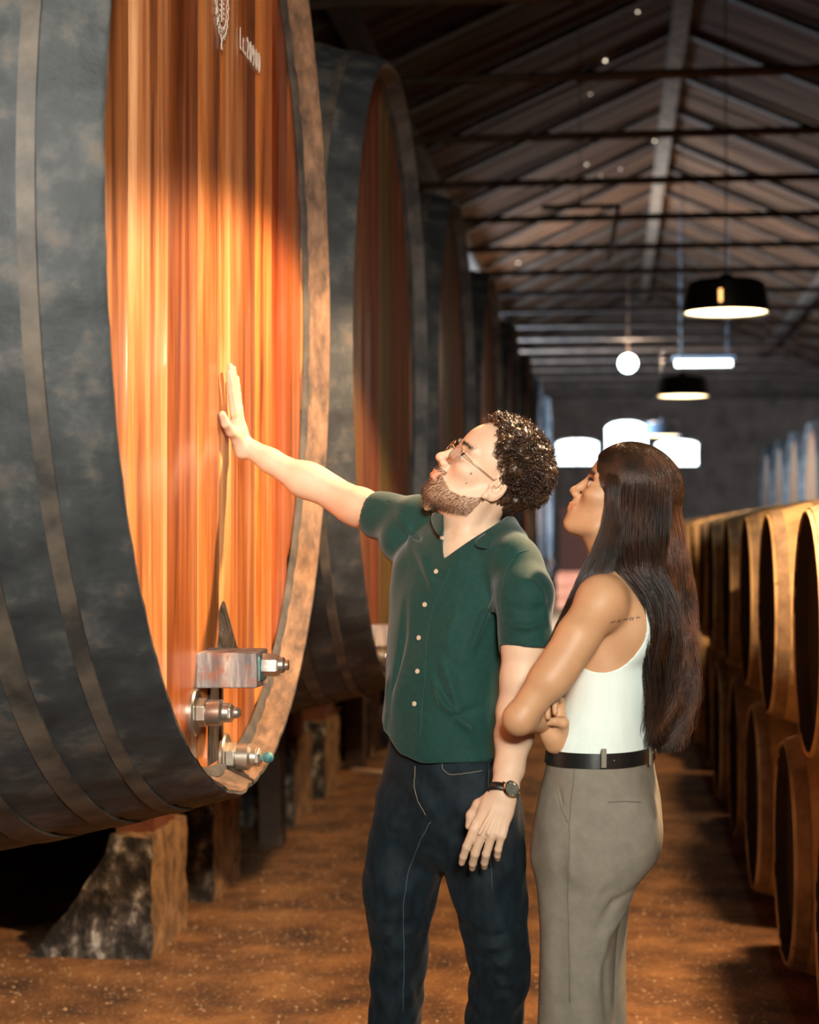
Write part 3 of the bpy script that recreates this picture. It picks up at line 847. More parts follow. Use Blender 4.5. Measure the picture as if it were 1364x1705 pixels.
    def cutz(s, z0, below=True):
        r = s.region(s.lo, s.lo + np.array(s.n) * s.h); sl, x, y, z = r
        s.D[sl] = np.maximum(s.D[sl], (z0 - z) if below else (z - z0))
    def mesh(s, name, mat, parent=None, origin=(0, 0, 0), colfn=None, relax=1, keep=True):
        D = s.D; D[0] = D[-1] = 1; D[:, 0] = D[:, -1] = 1; D[:, :, 0] = D[:, :, -1] = 1
        S = D < 0
        nx, ny, nz = S.shape
        c = np.zeros((nx - 1, ny - 1, nz - 1), np.uint8)
        for i in (0, 1):
            for j in (0, 1):
                for k in (0, 1): c += S[i:nx - 1 + i, j:ny - 1 + j, k:nz - 1 + k]
        act = (c > 0) & (c < 8); ii = np.argwhere(act)
        idx = np.full(act.shape, -1, np.int32); idx[act] = np.arange(len(ii))
        V = np.zeros((len(ii), 3)); W = np.zeros(len(ii))
        corners = [(i, j, k) for i in (0, 1) for j in (0, 1) for k in (0, 1)]
        val = {q: D[ii[:, 0] + q[0], ii[:, 1] + q[1], ii[:, 2] + q[2]] for q in corners}
        for q in corners:
            for ax in range(3):
                if q[ax]: continue
                r = list(q); r[ax] = 1; r = tuple(r)
                a, b = val[q], val[r]; m = (a < 0) != (b < 0)
                t = np.where(m, a / np.where(m, a - b, 1), 0)
                p = np.array(q, float)[None, :] + t[:, None] * (np.array(r) - np.array(q))[None, :]
                V += p * m[:, None]; W += m
        V = (V / W[:, None] + ii) * s.h + s.lo
        faces = []
        for ax in range(3):
            o1, o2 = [a for a in range(3) if a != ax]
            sa = [slice(1, -1)] * 3; sb = [slice(1, -1)] * 3
            sa[ax] = slice(0, -1); sb[ax] = slice(1, None)
            A, B = S[tuple(sa)], S[tuple(sb)]
            e = np.argwhere(A != B)
            if not len(e): continue
            fl = A[tuple(e.T)]
            g = e.copy(); g[:, o1] += 1; g[:, o2] += 1      # grid point at the edge start
            def cell(d1, d2):
                h = g.copy(); h[:, o1] -= d1; h[:, o2] -= d2
                return idx[h[:, 0], h[:, 1], h[:, 2]]
            q = np.stack([cell(1, 1), cell(0, 1), cell(0, 0), cell(1, 0)], 1)
            if ax == 1: fl = ~fl
            q[~fl] = q[~fl][:, ::-1]
            faces.append(q)
        Fq = np.concatenate(faces)
        Fq = Fq[(Fq >= 0).all(1)]
        # drop small stray islands: keep everything connected to the largest piece
        if keep:
            lab = np.arange(len(V))
            E = np.concatenate([Fq[:, [0, 1]], Fq[:, [1, 2]], Fq[:, [2, 3]], Fq[:, [3, 0]]])
            for _ in range(400):
                m = np.minimum(lab[E[:, 0]], lab[E[:, 1]]); old = lab.copy()
                np.minimum.at(lab, E[:, 0], m); np.minimum.at(lab, E[:, 1], m); lab = lab[lab]; lab = lab[lab]
                if (lab == old).all(): break
            u, cnt = np.unique(lab, return_counts=True); main = u[cnt.argmax()]
            okv = lab == main; Fq = Fq[okv[Fq[:, 0]]]; remap = np.cumsum(okv) - 1; V = V[okv]; Fq = remap[Fq]
        for _ in range(relax):
            acc = np.zeros_like(V); n_ = np.zeros(len(V))
            for a, b in ((0, 1), (1, 2), (2, 3), (3, 0)):
                np.add.at(acc, Fq[:, a], V[Fq[:, b]]); np.add.at(acc, Fq[:, b], V[Fq[:, a]])
                np.add.at(n_, Fq[:, a], 1); np.add.at(n_, Fq[:, b], 1)
            V = V * .5 + .5 * acc / np.maximum(n_, 1)[:, None]
        if name is None: return V, Fq
        return np_mesh(name, V, Fq, mat, parent, origin, colfn(V) if colfn else None)

def np_mesh(name, V, Fq, mat, parent=None, origin=(0, 0, 0), col=None, smooth=True):
    me = bpy.data.meshes.new(name); n = Fq.shape[1]
    me.vertices.add(len(V)); me.vertices.foreach_set('co', (V - np.array(origin)).astype(np.float32).ravel())
    me.loops.add(Fq.size); me.loops.foreach_set('vertex_index', Fq.astype(np.int32).ravel())
    me.polygons.add(len(Fq)); me.polygons.foreach_set('loop_start', np.arange(0, Fq.size, n, dtype=np.int32))
    try: me.polygons.foreach_set('loop_total', np.full(len(Fq), n, np.int32))
    except Exception: pass
    me.polygons.foreach_set('use_smooth', np.full(len(Fq), smooth))
    me.update(calc_edges=True); me.validate()
    me.materials.append(mat)
    if col is not None:
        a = me.color_attributes.new('Col', 'FLOAT_COLOR', 'POINT')
        c = np.ones((len(V), 4), np.float32); c[:, :3] = col; a.data.foreach_set('color', c.ravel())
    o = bpy.data.objects.new(name, me); link(o, parent)
    return o

def strands(name, paths, rad, mat, parent=None, origin=(0, 0, 0), sides=3, taper=True):
    """paths: array (N, P, 3) -> one mesh of thin tubes"""
    A = np.array(paths, np.float32); N, Pn, _ = A.shape
    T = np.gradient(A, axis=1); T /= np.linalg.norm(T, axis=2, keepdims=True) + 1e-9
    ref = np.tile(np.array([.31, .57, .76], np.float32), (N, Pn, 1)); U = np.cross(T, ref); U /= np.linalg.norm(U, axis=2, keepdims=True) + 1e-9
    Wv = np.cross(T, U)
    r = np.full((N, Pn), 1.0) * (np.array(rad).reshape(-1, 1) if np.ndim(rad) else rad)
    if taper: r = r * np.linspace(1, .25, Pn)[None, :] ** .7
    ring = []
    for k in range(sides):
        a = 2 * pi * k / sides
        ring.append(A + (U * math.cos(a) + Wv * math.sin(a)) * r[:, :, None])
    V = np.stack(ring, 2).reshape(-1, 3)
    n_i = np.arange(N)[:, None, None]; p_i = np.arange(Pn - 1)[None, :, None]; k_i = np.arange(sides)[None, None, :]
    b = (n_i * Pn + p_i) * sides
    q = np.stack([b + k_i, b + (k_i + 1) % sides, b + sides + (k_i + 1) % sides, b + sides + k_i], -1).reshape(-1, 4)
    return np_mesh(name, V, q, mat, parent, origin)

def join(parts):
    Vs, Fs, b = [], [], 0
    for V, Fq in parts: Vs.append(V); Fs.append(Fq + b); b += len(V)
    return np.concatenate(Vs), np.concatenate(Fs)

def vnormals(V, Fq):
    n = np.cross(V[Fq[:, 2]] - V[Fq[:, 0]], V[Fq[:, 3]] - V[Fq[:, 1]]); N = np.zeros_like(V)
    for k in range(4): np.add.at(N, Fq[:, k], n)
    return N / (np.linalg.norm(N, axis=1, keepdims=True) + 1e-12)

def box_of(pts, m):
    A = np.array([list(p) for p in pts]); return A.min(0) - m, A.max(0) + m

def frame(f, l):
    f = np.array(f, float); f /= np.linalg.norm(f); l = np.array(l, float); l = l - f * (l @ f); l /= np.linalg.norm(l)
    return f, l, np.cross(f, l)

class Head:
    """head frame: f forward, l to the person's left, u up"""
    def __init__(s, c, f, l, sc=1.0):
        s.c = np.array(c, float); s.f, s.l, s.u = frame(f, l); s.s = sc; s.R = np.array([s.f, s.l, s.u])
    def __call__(s, f, l, u): return s.c + s.s * (s.f * f + s.l * l + s.u * u)
    def loc(s, V): return ((V - s.c) @ s.R.T) / s.s

def sculpt_head(v, H, male=True):
    g = H.s
    E = lambda c, r, k, mode='u', R=None: v.ell(H(*c), np.array(r) * g, H.R if R is None else R, k * g, mode)
    C = lambda a, b, r1, r2, k, mode='u': v.cone(H(*a), H(*b), r1 * g, r2 * g, k * g, mode)
    E((-.012, 0, .045), (.098, .077, .085), .01)
    E((.020, 0, .040), (.070, .066, .068), .03)                 # forehead
    E((.030, 0, -.035), (.058, .060, .078), .025)               # face
    jw = .056 if male else .050
    for s_ in (-1, 1):
        C((-.004, s_ * jw, -.045), (.018, s_ * (jw - .008), -.082), .020, .018, .02)
        C((.018, s_ * (jw - .008), -.082), (.070, s_ * .016, -.104), .019, .016, .02)
        E((.058, s_ * .043, -.020), (.026, .022, .020), .02)    # cheekbone
        C((.080, s_ * .010, .020), (.072, s_ * .045, .024), .011 if male else .008, .010, .012)    # brow
    E((.074, 0, -.103), (.019, .023, .016), .014)               # chin
    E((.050, 0, -.085), (.038, .040, .032), .02)
    E((.077, 0, -.070), (.022, .026, .020), .012)               # muzzle
    for s_ in (-1, 1):
        E((.094, s_ * .034, .002), (.018, .019, .014), .012, 's')   # socket
        E((.0705, s_ * .033, .001), (.0145, .0175, .0145), .005)     # eyelid mass
    C((.086, 0, .014), (.108 if male else .104, 0, -.026), .0075, .0085, .010)    # nose bridge
    E((.110 if male else .106, 0, -.033), (.0115, .0105, .0095), .008)
    E((.087, 0, -.050), (.013, .017, .014), .008)            # tip
    for s_ in (-1, 1):
        E((.0985, s_ * .0125, -.037), (.0115, .0075, .0085), .006)
        E((.104, s_ * .0065, -.0445), (.0046, .0028, .0035), .002, 's')
    # lips
    C((.0975, -.010, -.0615), (.0975, .010, -.0615), .0050, .0050, .004); C((.0975, .008, -.0615), (.086, .024, -.0655), .0048, .0028, .004); C((.0975, -.008, -.0615), (.086, -.024, -.0655), .0048, .0028, .004)
    C((.0955, -.009, -.0715), (.0955, .009, -.0715), .0060, .0060, .004); C((.0955, .008, -.0715), (.085, .023, -.0670), .0058, .0028, .004); C((.0955, -.008, -.0715), (.085, -.023, -.0670), .0058, .0028, .004)
    C((.103, -.018, -.0665), (.103, .018, -.0665), .0022, .0022, .002, 's')
    for s_ in (-1, 1):                                          # ears
        tilt = np.array([H.f * .95 - H.l * s_ * .30, H.l * s_ * .95 + H.f * .30, H.u]); tilt = np.array([t / np.linalg.norm(t) for t in tilt])
        v.ell(H(-.012, s_ * .080, -.008), np.array((.019, .0085, .031)) * g, tilt, .006 * g)
        v.ell(H(-.008, s_ * .090, -.003), np.array((.0125, .0105, .020)) * g, tilt, .002 * g, 's')
        v.ell(H(-.006, s_ * .0845, .004), np.array((.0045, .004, .013)) * g, tilt, .003 * g)
        v.ell(H(-.001, s_ * .082, -.034), np.array((.008, .006, .010)) * g, tilt, .005 * g)
        v.ell(H(.004, s_ * .080, -.008), np.array((.005, .005, .008)) * g, tilt, .004 * g)

def hand(v, wrist, palm, nrm, fd, thumb_side, L=.19, curl=(20, 25, 20, 25), spread=.06, bend=None, thumb=None, flat=1.0):
    """palm volume and five fingers. wrist, palm: points; nrm: direction the palm faces; fd: finger direction;
    thumb_side: unit vector across the palm towards the thumb; curl: per finger total bend in degrees (index..little)"""
    fd = np.array(fd, float); fd /= np.linalg.norm(fd); nrm = np.array(nrm, float); nrm -= fd * (nrm @ fd); nrm /= np.linalg.norm(nrm)
    ts = np.array(thumb_side, float); ts -= fd * (ts @ fd); ts -= nrm * (ts @ nrm); ts /= np.linalg.norm(ts)
    w = np.array(wrist, float); s = L / .19
    kn = w + fd * .090 * s        # knuckle line centre
    v.ecap(w + fd * .012 * s, w + fd * .082 * s, ts, (.028 * s, .015 * s), (.040 * s, .0125 * s), .012)
    v.ecap(w - fd * .02 * s, w + fd * .03 * s, ts, (.027 * s, .019 * s), (.030 * s, .016 * s), .015)
    v.ell(w + fd * .035 * s + ts * .022 * s + nrm * .008 * s, np.array((.030, .017, .014)) * s, np.array([fd, ts, nrm]), .012)
    v.ell(w + fd * .040 * s - ts * .020 * s + nrm * .007 * s, np.array((.030, .013, .012)) * s, np.array([fd, ts, nrm]), .012)
    offs = (.030, .0105, -.010, -.029); Ls = ((.042, .026, .021), (.046, .029, .022), (.042, .027, .021), (.033, .020, .019)); rr = (.0092, .0095, .0090, .0080)
    tips = []
    for i in range(4):
        base = kn + ts * offs[i] * s - fd * (.0, -.004, .0, .010)[i] * s
        ang = math.radians(curl[i] if np.ndim(curl) else curl); side = spread * (1.2, .35, -.45, -1.4)[i]
        p = base - fd * .012 * s; pts = [p]; rs = [rr[i] * s * 1.05]; a = 0
        p = base.copy(); pts.append(p); rs.append(rr[i] * s * 1.06)
        shares = bend or (.35, .40, .25)
        for j in range(3):
            a += ang * shares[j]
            d = (fd * math.cos(a) + nrm * math.sin(a)) + ts * side * math.cos(a); d /= np.linalg.norm(d)
            p = p + d * Ls[i][j] * s; pts.append(p); rs.append(rr[i] * s * (.98, .88, .74)[j])
        v.chain(pts, rs, .003); tips.append((pts[-1], d, rr[i] * s))
    th = thumb or ((.030, .026, .006), (.048, .046, .010), (.074, .058, .012), (.098, .060, .010))
    pts = [w + fd * a * s + ts * b * s + nrm * c * s for a, b, c in th]
    v.chain(pts, [.0145 * s, .0125 * s, .0108 * s, .0088 * s], .006)
    return tips, pts

M['skin_man'] = nmat('skin', (0.60, 0.41, 0.275), (0.66, 0.455, 0.31), scale=14, rough=0.55, bump=0.3, bscale=110, attr=True, sss=.06, bdist=.0015)
M['skin_woman'] = nmat('tanned_skin', (0.48, 0.26, 0.13), (0.54, 0.30, 0.155), scale=12, rough=0.52, bump=0.2, bscale=110, attr=True, sss=.06, bdist=.0015)
M['eye'] = nmat('eye_white', (0.5, 0.46, 0.42), rough=.15); M['iris'] = nmat('brown_iris', (0.03, 0.014, 0.008), rough=.1)
M['hair_dark'] = nmat('dark_curly_hair', (0.014, 0.007, 0.004), (0.060, 0.028, 0.012), scale=40, rough=.42, spec=.5)
M['hair_brown'] = nmat('long_dark_brown_hair', (0.012, 0.007, 0.004), (0.050, 0.021, 0.009), scale=18, rough=.36, spec=.6)
M['hair_rim_lit'] = nmat('rim_lit_hair', (.05, .018, .007), (.20, .075, .028), scale=14, rough=.4, spec=.7)  # outer strands: warm rim light put into their paler, redder colour
M['beard'] = nmat('beard_hair', (0.05, 0.026, 0.013), (0.15, 0.085, 0.045), scale=60, rough=.5)
# ================================================================ THE MAN
HR = np.array(cR); HF = np.array([-math.sin(TH), math.cos(TH), 0]); HZ = np.array([0, 0, 1.0])
Q = float(os.environ.get('SCENE_Q', '1'))
def A3(*a): return np.array(P(*a))
def onX(px, py, X):
    dirv = P(px, py, 1) - Vector((0, 0, CAMZ)); return np.array(Vector((0, 0, CAMZ)) + dirv * (X / dirv.x))
def zof(py, d): return P(682, py, d).z
def head_axes(a, p, roll):
    a, p, roll = map(math.radians, (a, p, roll))
    f0 = -math.cos(a) * HR - math.sin(a) * HF; f = math.cos(p) * f0 + math.sin(p) * HZ
    l0 = -math.cos(a) * HF + math.sin(a) * HR; u0 = np.cross(f, l0)
    return f, math.cos(roll) * l0 - math.sin(roll) * u0

man_base = P(775, 887, 3.97); man_base = (man_base.x, man_base.y, 0)
man = empty('person', man_base, 'bearded man in dark green shirt and jeans, right palm pressed on the tun, looking up', 'person')
HM = Head(P(810, 795, 3.97), *head_axes(20, 38, 14), 1.0)
tf = -math.sin(math.radians(42)) * HR - math.cos(math.radians(42)) * HF       # torso facing
tl = np.cross(HZ, tf)
TROT = TH - math.radians(42)
NB = A3(790, 905, 3.99)
# --- head, neck and chest
h = .0021 / Q
lo, hi = box_of([HM(.13, 0, 0), HM(-.12, .09, 0), HM(0, -.1, .14), HM(0, .1, -.05), A3(690, 1010, 3.8), A3(880, 1010, 4.1)], .03)
v = Vol(lo, hi, h); sculpt_head(v, HM, True)
v.chain([HM(-.022, 0, -.03), HM(-.018, 0, -.085), NB + tf * .0, NB - HZ * .08], [.062, .058, .064, .07], .02)
v.cone(HM(-.01, .052, -.055), NB + tf * .075 - HZ * .012 + tl * .01, .013, .010, .02)   # neck muscle, near
v.cone(HM(-.01, -.052, -.055), NB + tf * .075 - HZ * .012 - tl * .01, .013, .010, .02)
v.ell(HM(.060, 0, -.125), np.array([.011, .011, .018]), HM.R, .016)                      # larynx
v.cone(NB + tf * .062 - HZ * .03 + tl * .02, A3(832, 932, 3.91), .011, .010, .02); v.cone(NB + tf * .062 - HZ * .03 - tl * .02, A3(728, 892, 4.05), .011, .010, .02)
v.zloft([(zof(1010, 3.97), *A3(768, 1010, 3.97)[:2], .150, .098, TROT), (zof(930, 3.97), *A3(776, 930, 3.985)[:2], .155, .095, TROT), (zof(895, 3.97), *A3(785, 895, 4.0)[:2], .12, .075, TROT)], .03)
head_VF = v.mesh(None, None)
# --- raised right arm with the hand flat on the tun
WR = onX(402, 738, PANX + .036)
arm = [A3(715, 885, 4.08), A3(640, 860, 4.16), A3(600, 843, 4.21), A3(553, 820, 4.26), A3(505, 800, 4.28), A3(450, 767, 4.30), WR]
lo, hi = box_of(arm + [WR + np.array([0, -.05, .2])], .075)
v = Vol(lo, hi, h)
v.chain(arm, [.050, .045, .042, .037, .0385, .028, .0215], .015)
v.ell(A3(585, 852, 4.23), np.array([.06, .03, .03]), np.array(frame(arm[3] - arm[1], HZ)), .02)        # triceps
v.ell(A3(520, 800, 4.27), np.array([.06, .040, .034]), np.array(frame(arm[4] - arm[3], HZ)), .02)      # forearm belly
v.ell(arm[3] + np.array(HF) * .0 - HZ * .024 + HR * .004, np.array([.018, .018, .016]), None, .016)
fd = np.array([-.085, -.30, 1.0]); fd /= np.linalg.norm(fd)
rt, rth = hand(v, WR, None, np.array([-1, 0, 0.0]), fd, np.array([0, -1, 0.0]), L=.192, curl=(-3, -2, -3, -4), spread=.07,
     thumb=((.022, .022, .004), (.042, .048, .010), (.066, .070, .014), (.090, .078, .017)))
right_VF = v.mesh(None, None)
# --- hanging left arm
LA = [A3(872, 1035, 3.80), A3(873, 1075, 3.79), A3(868, 1130, 3.78), A3(858, 1185, 3.78), A3(856, 1225, 3.75), A3(848, 1280, 3.71), A3(838, 1322, 3.68)]
lo, hi = box_of(LA + [A3(790, 1425, 3.6)], .075)
v = Vol(lo, hi, h)
v.chain(LA, [.047, .0470, .043, .038, .039, .030, .0235], .015)
v.ell(A3(880, 1120, 3.79), np.array([.055, .028, .030]), np.array(frame(LA[3] - LA[1], HR)), .02)
fd = A3(800, 1420, 3.66) - A3(838, 1324, 3.68)
lt, lth = hand(v, LA[-1], None, HF * .92 + HR * .25, fd, -HR - HF * .12, L=.186, curl=(48, 62, 66, 70), spread=.05,
     thumb=((.018, .022, .006), (.040, .042, .016), (.066, .050, .026), (.088, .047, .034)))
for i in range(-1, 2):   # tendons
    v.cone(LA[-1] + .03 * fd / np.linalg.norm(fd) - HF * .013 - HR * .010 * i, LA[-1] + .085 * fd / np.linalg.norm(fd) - HF * .0125 - HR * .018 * i, .003, .003, .006)
left_VF = v.mesh(None, None)
# --- trunk hidden by the clothes, so the body is whole
v = Vol(*box_of([A3(690, 900, 4.2), A3(860, 1330, 3.75)], .12), .007)
v.zloft([(zof(1400, 3.97), *A3(748, 1400, 3.97)[:2], .13, .085, TROT), (zof(1280, 3.97), *A3(750, 1280, 3.97)[:2], .128, .085, TROT), (zof(1100, 3.97), *A3(755, 1100, 3.98)[:2], .125, .085, TROT), (zof(930, 3.97), *A3(776, 930, 4.0)[:2], .14, .075, TROT)], .02)
v.chain([A3(715, 895, 4.08), A3(790, 930, 4.0), A3(845, 958, 3.86)], [.036, .042, .034], .03)
trunk_VF = v.mesh(None, None)

def beard_mask(q):
    f, l, u = q[:, 0], np.abs(q[:, 1]), q[:, 2]
    top = np.interp(f, [-.01, .01, .035, .06, .08, .10], [-.030, -.050, -.068, -.074, -.064, -.056])
    bot = np.interp(f, [-.01, .03, .06, .10], [-.088, -.115, -.138, -.142])
    m = (f > -.004) & (u < top) & (u > bot)
    stache = (f > .082) & (u < -.048) & (u > -.058) & (l < .028)
    lips = (f > .088) & (l < .021) & (u < -.0585) & (u > -.078)
    return (m | stache) & ~lips
def skin_cols(V, H, male):
    q = H.loc(V); c = np.ones((len(V), 3)); n = np.linalg.norm(q, axis=1) < .2
    lips = n & (q[:, 0] > .084) & (np.abs(q[:, 1]) < .024) & (q[:, 2] < -.0575) & (q[:, 2] > -.0765)
    c[lips] = (.95, .66, .60) if male else (.98, .72, .66)
    ch = np.exp(-(((q[:, 0] - .07) / .03) ** 2 + ((np.abs(q[:, 1]) - .04) / .022) ** 2 + ((q[:, 2] + .028) / .022) ** 2))[:, None]
    c = c * (1 - ch * np.array([0, .06, .07]))
    ns = np.exp(-(((q[:, 0] - .11) / .015) ** 2 + (q[:, 1] / .018) ** 2 + ((q[:, 2] + .033) / .015) ** 2))[:, None]
    c = c * (1 - ns * np.array([0, .05, .05]))
    if male:
        b = n & beard_mask(q); c[b] = c[b] * np.array([.62, .54, .48])
        for (a, b_, r) in ((.052, -.018, .0022), (.044, -.040, .0018)):     # small moles on the cheek
            m = n & (np.abs(q[:, 0] - a) < r) & (np.abs(q[:, 2] - b_) < r) & (q[:, 1] > 0); c[m] = (.35, .22, .2)
    return c
V, Fq = join([head_VF, right_VF, left_VF, trunk_VF])
body = np_mesh('body', V, Fq, M['skin_man'], man, man_base, skin_cols(V, HM, True)); body['label'] = 'light skin of face, neck, arms and hands'
hV, hF = head_VF; hN = vnormals(hV, hF); hq = HM.loc(hV)

def eyes(H, person, base, look=(0, 0)):
    for s_ in (1, -1):
        v = MB(); c = Vector(H(.0745, s_ * .033, .001)); v.sphere(c - Vector(base), .0128 * H.s, 20, 14); e = v.build('eyeball', M['eye'], person, smooth=True)
        d = Vector(H.f * math.cos(look[0]) + H.u * math.sin(look[0]) + H.l * look[1]).normalized()
        v = MB(); r = .0128 * H.s; prof = [(r * .905, .0062 * H.s), (r * .97, .0045 * H.s), (r * 1.0, .003 * H.s), (r * 1.015, .0002)]
        v.lathe(prof, 20, c - Vector(base), d, caps=False); v.build('iris', M['iris'], e, smooth=True)
    return
eyes(HM, man, man_base, (.25, .1))
rng = np.random.RandomState(5)

def face_hairs(name, H, V, N, mask, n, length, rad, mat, person, base, dirfn, curl=.3):
    ids = np.where(mask)[0]
    if not len(ids): return
    pk = ids[rng.randint(0, len(ids), n)]; p0 = V[pk] + rng.normal(size=(n, 3)) * .0008; nn = N[pk]
    d = dirfn(H, n) + nn * .55 + rng.normal(size=(n, 3)) * curl; d /= np.linalg.norm(d, axis=1, keepdims=True)
    L = length * rng.uniform(.5, 1.1, n)[:, None]
    t = np.linspace(0, 1, 4)[None, :, None]
    side = np.cross(nn, d); pth = p0[:, None, :] + d[:, None, :] * L[:, :, None] * t + side[:, None, :] * (np.sin(t * 3) * L[:, :, None] * .15 * rng.normal(size=(n, 1, 1)))
    return strands(name, pth, rad, mat, person, base)
down = lambda H, n: np.tile(-H.u * .9 + H.f * .25, (n, 1))
face_hairs('beard', HM, hV, hN, beard_mask(hq) & (np.linalg.norm(hq, axis=1) < .2), 4200, .0065, .00036, M['beard'], man, man_base, down)
br = (hq[:, 0] > .055) & (np.abs(hq[:, 1]) > .012) & (np.abs(hq[:, 1]) < .052) & (np.abs(hq[:, 2] - (.0245 + .05 * (np.abs(hq[:, 1]) - .02) * (np.abs(hq[:, 1]) < .036))) < .003)
face_hairs('eyebrows', HM, hV, hN, br, 300, .008, .0003, M['hair_dark'], man, man_base, lambda H, n: H.l[None, :] * rng.choice([0], (n, 1)) + H.u * .4, .25)

# --- curly hair
def scalp(n, H, grow=1.0):
    d = rng.normal(size=(n * 3, 3)); d /= np.linalg.norm(d, axis=1, keepdims=True)
    p = np.array([-.012, 0, .045]) + d * np.array([.098, .077, .085]) * grow
    fm = np.interp(p[:, 2], [-.07, -.03, 0, .03, .055, .085, .11, .14], [-.05, -.036, -.020, .010, .034, .052, .062, .064])
    ok = (p[:, 0] < fm) & (p[:, 2] > -.055)
    return p[ok][:n], d[ok][:n]
v = Vol(*box_of([HM(.10, 0, .1), HM(-.14, 0, 0), HM(0, .1, .05), HM(0, -.1, .05), HM(-.05, 0, .16), HM(-.08, 0, -.07)], .03), .0026 / Q)
v.ell(HM(-.020, 0, .056), np.array([.098, .078, .088]), HM.R, .0)
v.ell(HM(-.055, 0, .005), np.array([.052, .064, .058]), HM.R, .02)
v.ell(HM(.020, 0, .108), np.array([.052, .052, .036]), HM.R, .02)
pts_, dd_ = scalp(230, HM)
for p, d in zip(pts_, dd_):
    big = 1.0 if p[2] > .03 else .55
    q = p + d * .010 * big * rng.uniform(.6, 1.5); v.ell(HM(*q), np.array([1, 1, 1]) * .013 * rng.uniform(.75, 1.2) * (.6 + .4 * big), None, .004)
# keep the face clear
def faceclear(x, y, z):
    px, py, pz = x - HM.c[0], y - HM.c[1], z - HM.c[2]
    f = px * HM.f[0] + py * HM.f[1] + pz * HM.f[2]; u = px * HM.u[0] + py * HM.u[1] + pz * HM.u[2]
    fm = np.interp(u, [-.09, -.03, 0, .03, .055, .085, .11, .14], [-.075, -.038, -.022, .008, .036, .060, .074, .078]) + .004 * np.sin(u * 260 + 2)
    return fm - f
v.op(faceclear, v.lo, v.lo + np.array(v.n) * v.h, .004, 's')
v.noise(.0022, (260, 260, 260), 3)
cap = v.mesh('hair', M['hair_dark'], man, man_base); cap['label'] = 'short dark curly hair'
n = 5200
p, d = scalp(n, HM, 1.03); n = len(p)
big = np.where(p[:, 2] > .02, 1.0, .35)
L = .020 * big * rng.uniform(.6, 1.3, n) + .006
P_ = 12; t = np.linspace(0, 1, P_)[None, :]
d = d + rng.normal(size=d.shape) * .35; d /= np.linalg.norm(d, axis=1, keepdims=True)
e1 = np.cross(d, [.3, .5, .8]); e1 /= np.linalg.norm(e1, axis=1, keepdims=True); e2 = np.cross(d, e1)
ph = rng.uniform(0, 6.28, n)[:, None]; cr_ = .0042 * rng.uniform(.6, 1.4, n)[:, None] * (.3 + .7 * big[:, None]); turns = rng.uniform(1.0, 1.9, n)[:, None] * 6.28
loc_ = p[:, None, :] + d[:, None, :] * (L[:, None] * t)[:, :, None] + e1[:, None, :] * (cr_ * (np.cos(ph + turns * t) - np.cos(ph)))[:, :, None] + e2[:, None, :] * (cr_ * (np.sin(ph + turns * t) - np.sin(ph)))[:, :, None]
W_ = HM.c + loc_[..., 0:1] * HM.f + loc_[..., 1:2] * HM.l + loc_[..., 2:3] * HM.u
strands('curls', W_, .0007, M['hair_dark'], cap, man_base, taper=False)

# --- glasses: round wire frame
M['wire'] = nmat('thin_gold_wire', (.45, .32, .22), rough=.25, metal=1.0)
M['lens'] = nmat('tinted_lens', (.22, .10, .06), rough=.05)
_b = M['lens'].node_tree.nodes['Principled BSDF']; _b.inputs['Alpha'].default_value = .22; _b.inputs['IOR'].default_value = 1.02; _b.inputs['Base Color'].default_value = (.40, .22, .16, 1)
_l = M['lens'].node_tree.links
for k_ in list(_l):
    if k_.to_socket == _b.inputs['Base Color']: _l.remove(k_)
gl = empty('glasses', HM(.1, 0, 0), 'thin round wire rimmed glasses with brown tinted lenses worn by the bearded man', 'glasses')
gb = Vector(gl.location); bm_ = MB()
for s_ in (1, -1):
    c = HM(.100, s_ * .034, -.003); fn_ = HM.f * .97 + HM.l * s_ * .12; e2 = HM.u; e1 = np.cross(e2, fn_); e1 /= np.linalg.norm(e1)
    ring = [Vector(c + e1 * .0245 * math.cos(a) + e2 * .0225 * math.sin(a)) - gb for a in [2 * pi * k / 36 for k in range(37)]]
    bm_.tube(ring, .0009, 6, caps=False)
    bm_.tube([Vector(HM(.097, s_ * .058, .006)) - gb, Vector(HM(.06, s_ * .074, .004)) - gb, Vector(HM(-.005, s_ * .080, .004)) - gb, Vector(HM(-.03, s_ * .079, -.012)) - gb], .0009, 6)
    lm = MB(); n = len(ring) - 1; nf = Vector(fn_) * .0008
    lm.add([r + nf for r in ring[:-1]] + [r - nf for r in ring[:-1]], [tuple(range(n)), tuple(range(2 * n - 1, n - 1, -1))] + [(k, n + k, n + (k + 1) % n, (k + 1) % n) for k in range(n)])
    lm.build('lens', M['lens'], gl)
bm_.tube([Vector(HM(.103, .0105, .004)) - gb, Vector(HM(.112, 0, .007)) - gb, Vector(HM(.103, -.0105, .004)) - gb], .0009, 6)
bm_.build('wire_frame', M['wire'], gl, smooth=True)

# --- shirt
M['shirt'] = nmat('dark_green_linen', (.0018, .030, .024), (.003, .040, .032), scale=90, rough=.75, bump=.25, bscale=600, sheen=.18, spec=.25, bdist=.001)
M['button'] = nmat('horn_button', (.50, .42, .30), rough=.3)
def row(y, x, d, rx, ry): q = A3(x, y, d); return (q[2], q[0], q[1], rx, ry, TROT)
lo, hi = box_of([A3(620, 830, 4.25), A3(930, 1275, 3.7), A3(640, 1275, 3.75), A3(900, 850, 4.2)], .05)
v = Vol(lo, hi, .0031 / Q)
v.zloft([row(1275, 744, 3.97, .152, .125), row(1200, 743, 3.97, .150, .126), row(1120, 748, 3.975, .147, .124), row(1040, 757, 3.98, .155, .122), row(970, 764, 3.985, .165, .118),
         row(920, 772, 3.99, .165, .108), row(885, 782, 4.0, .13, .088), row(866, 788, 4.01, .095, .072)], .0)
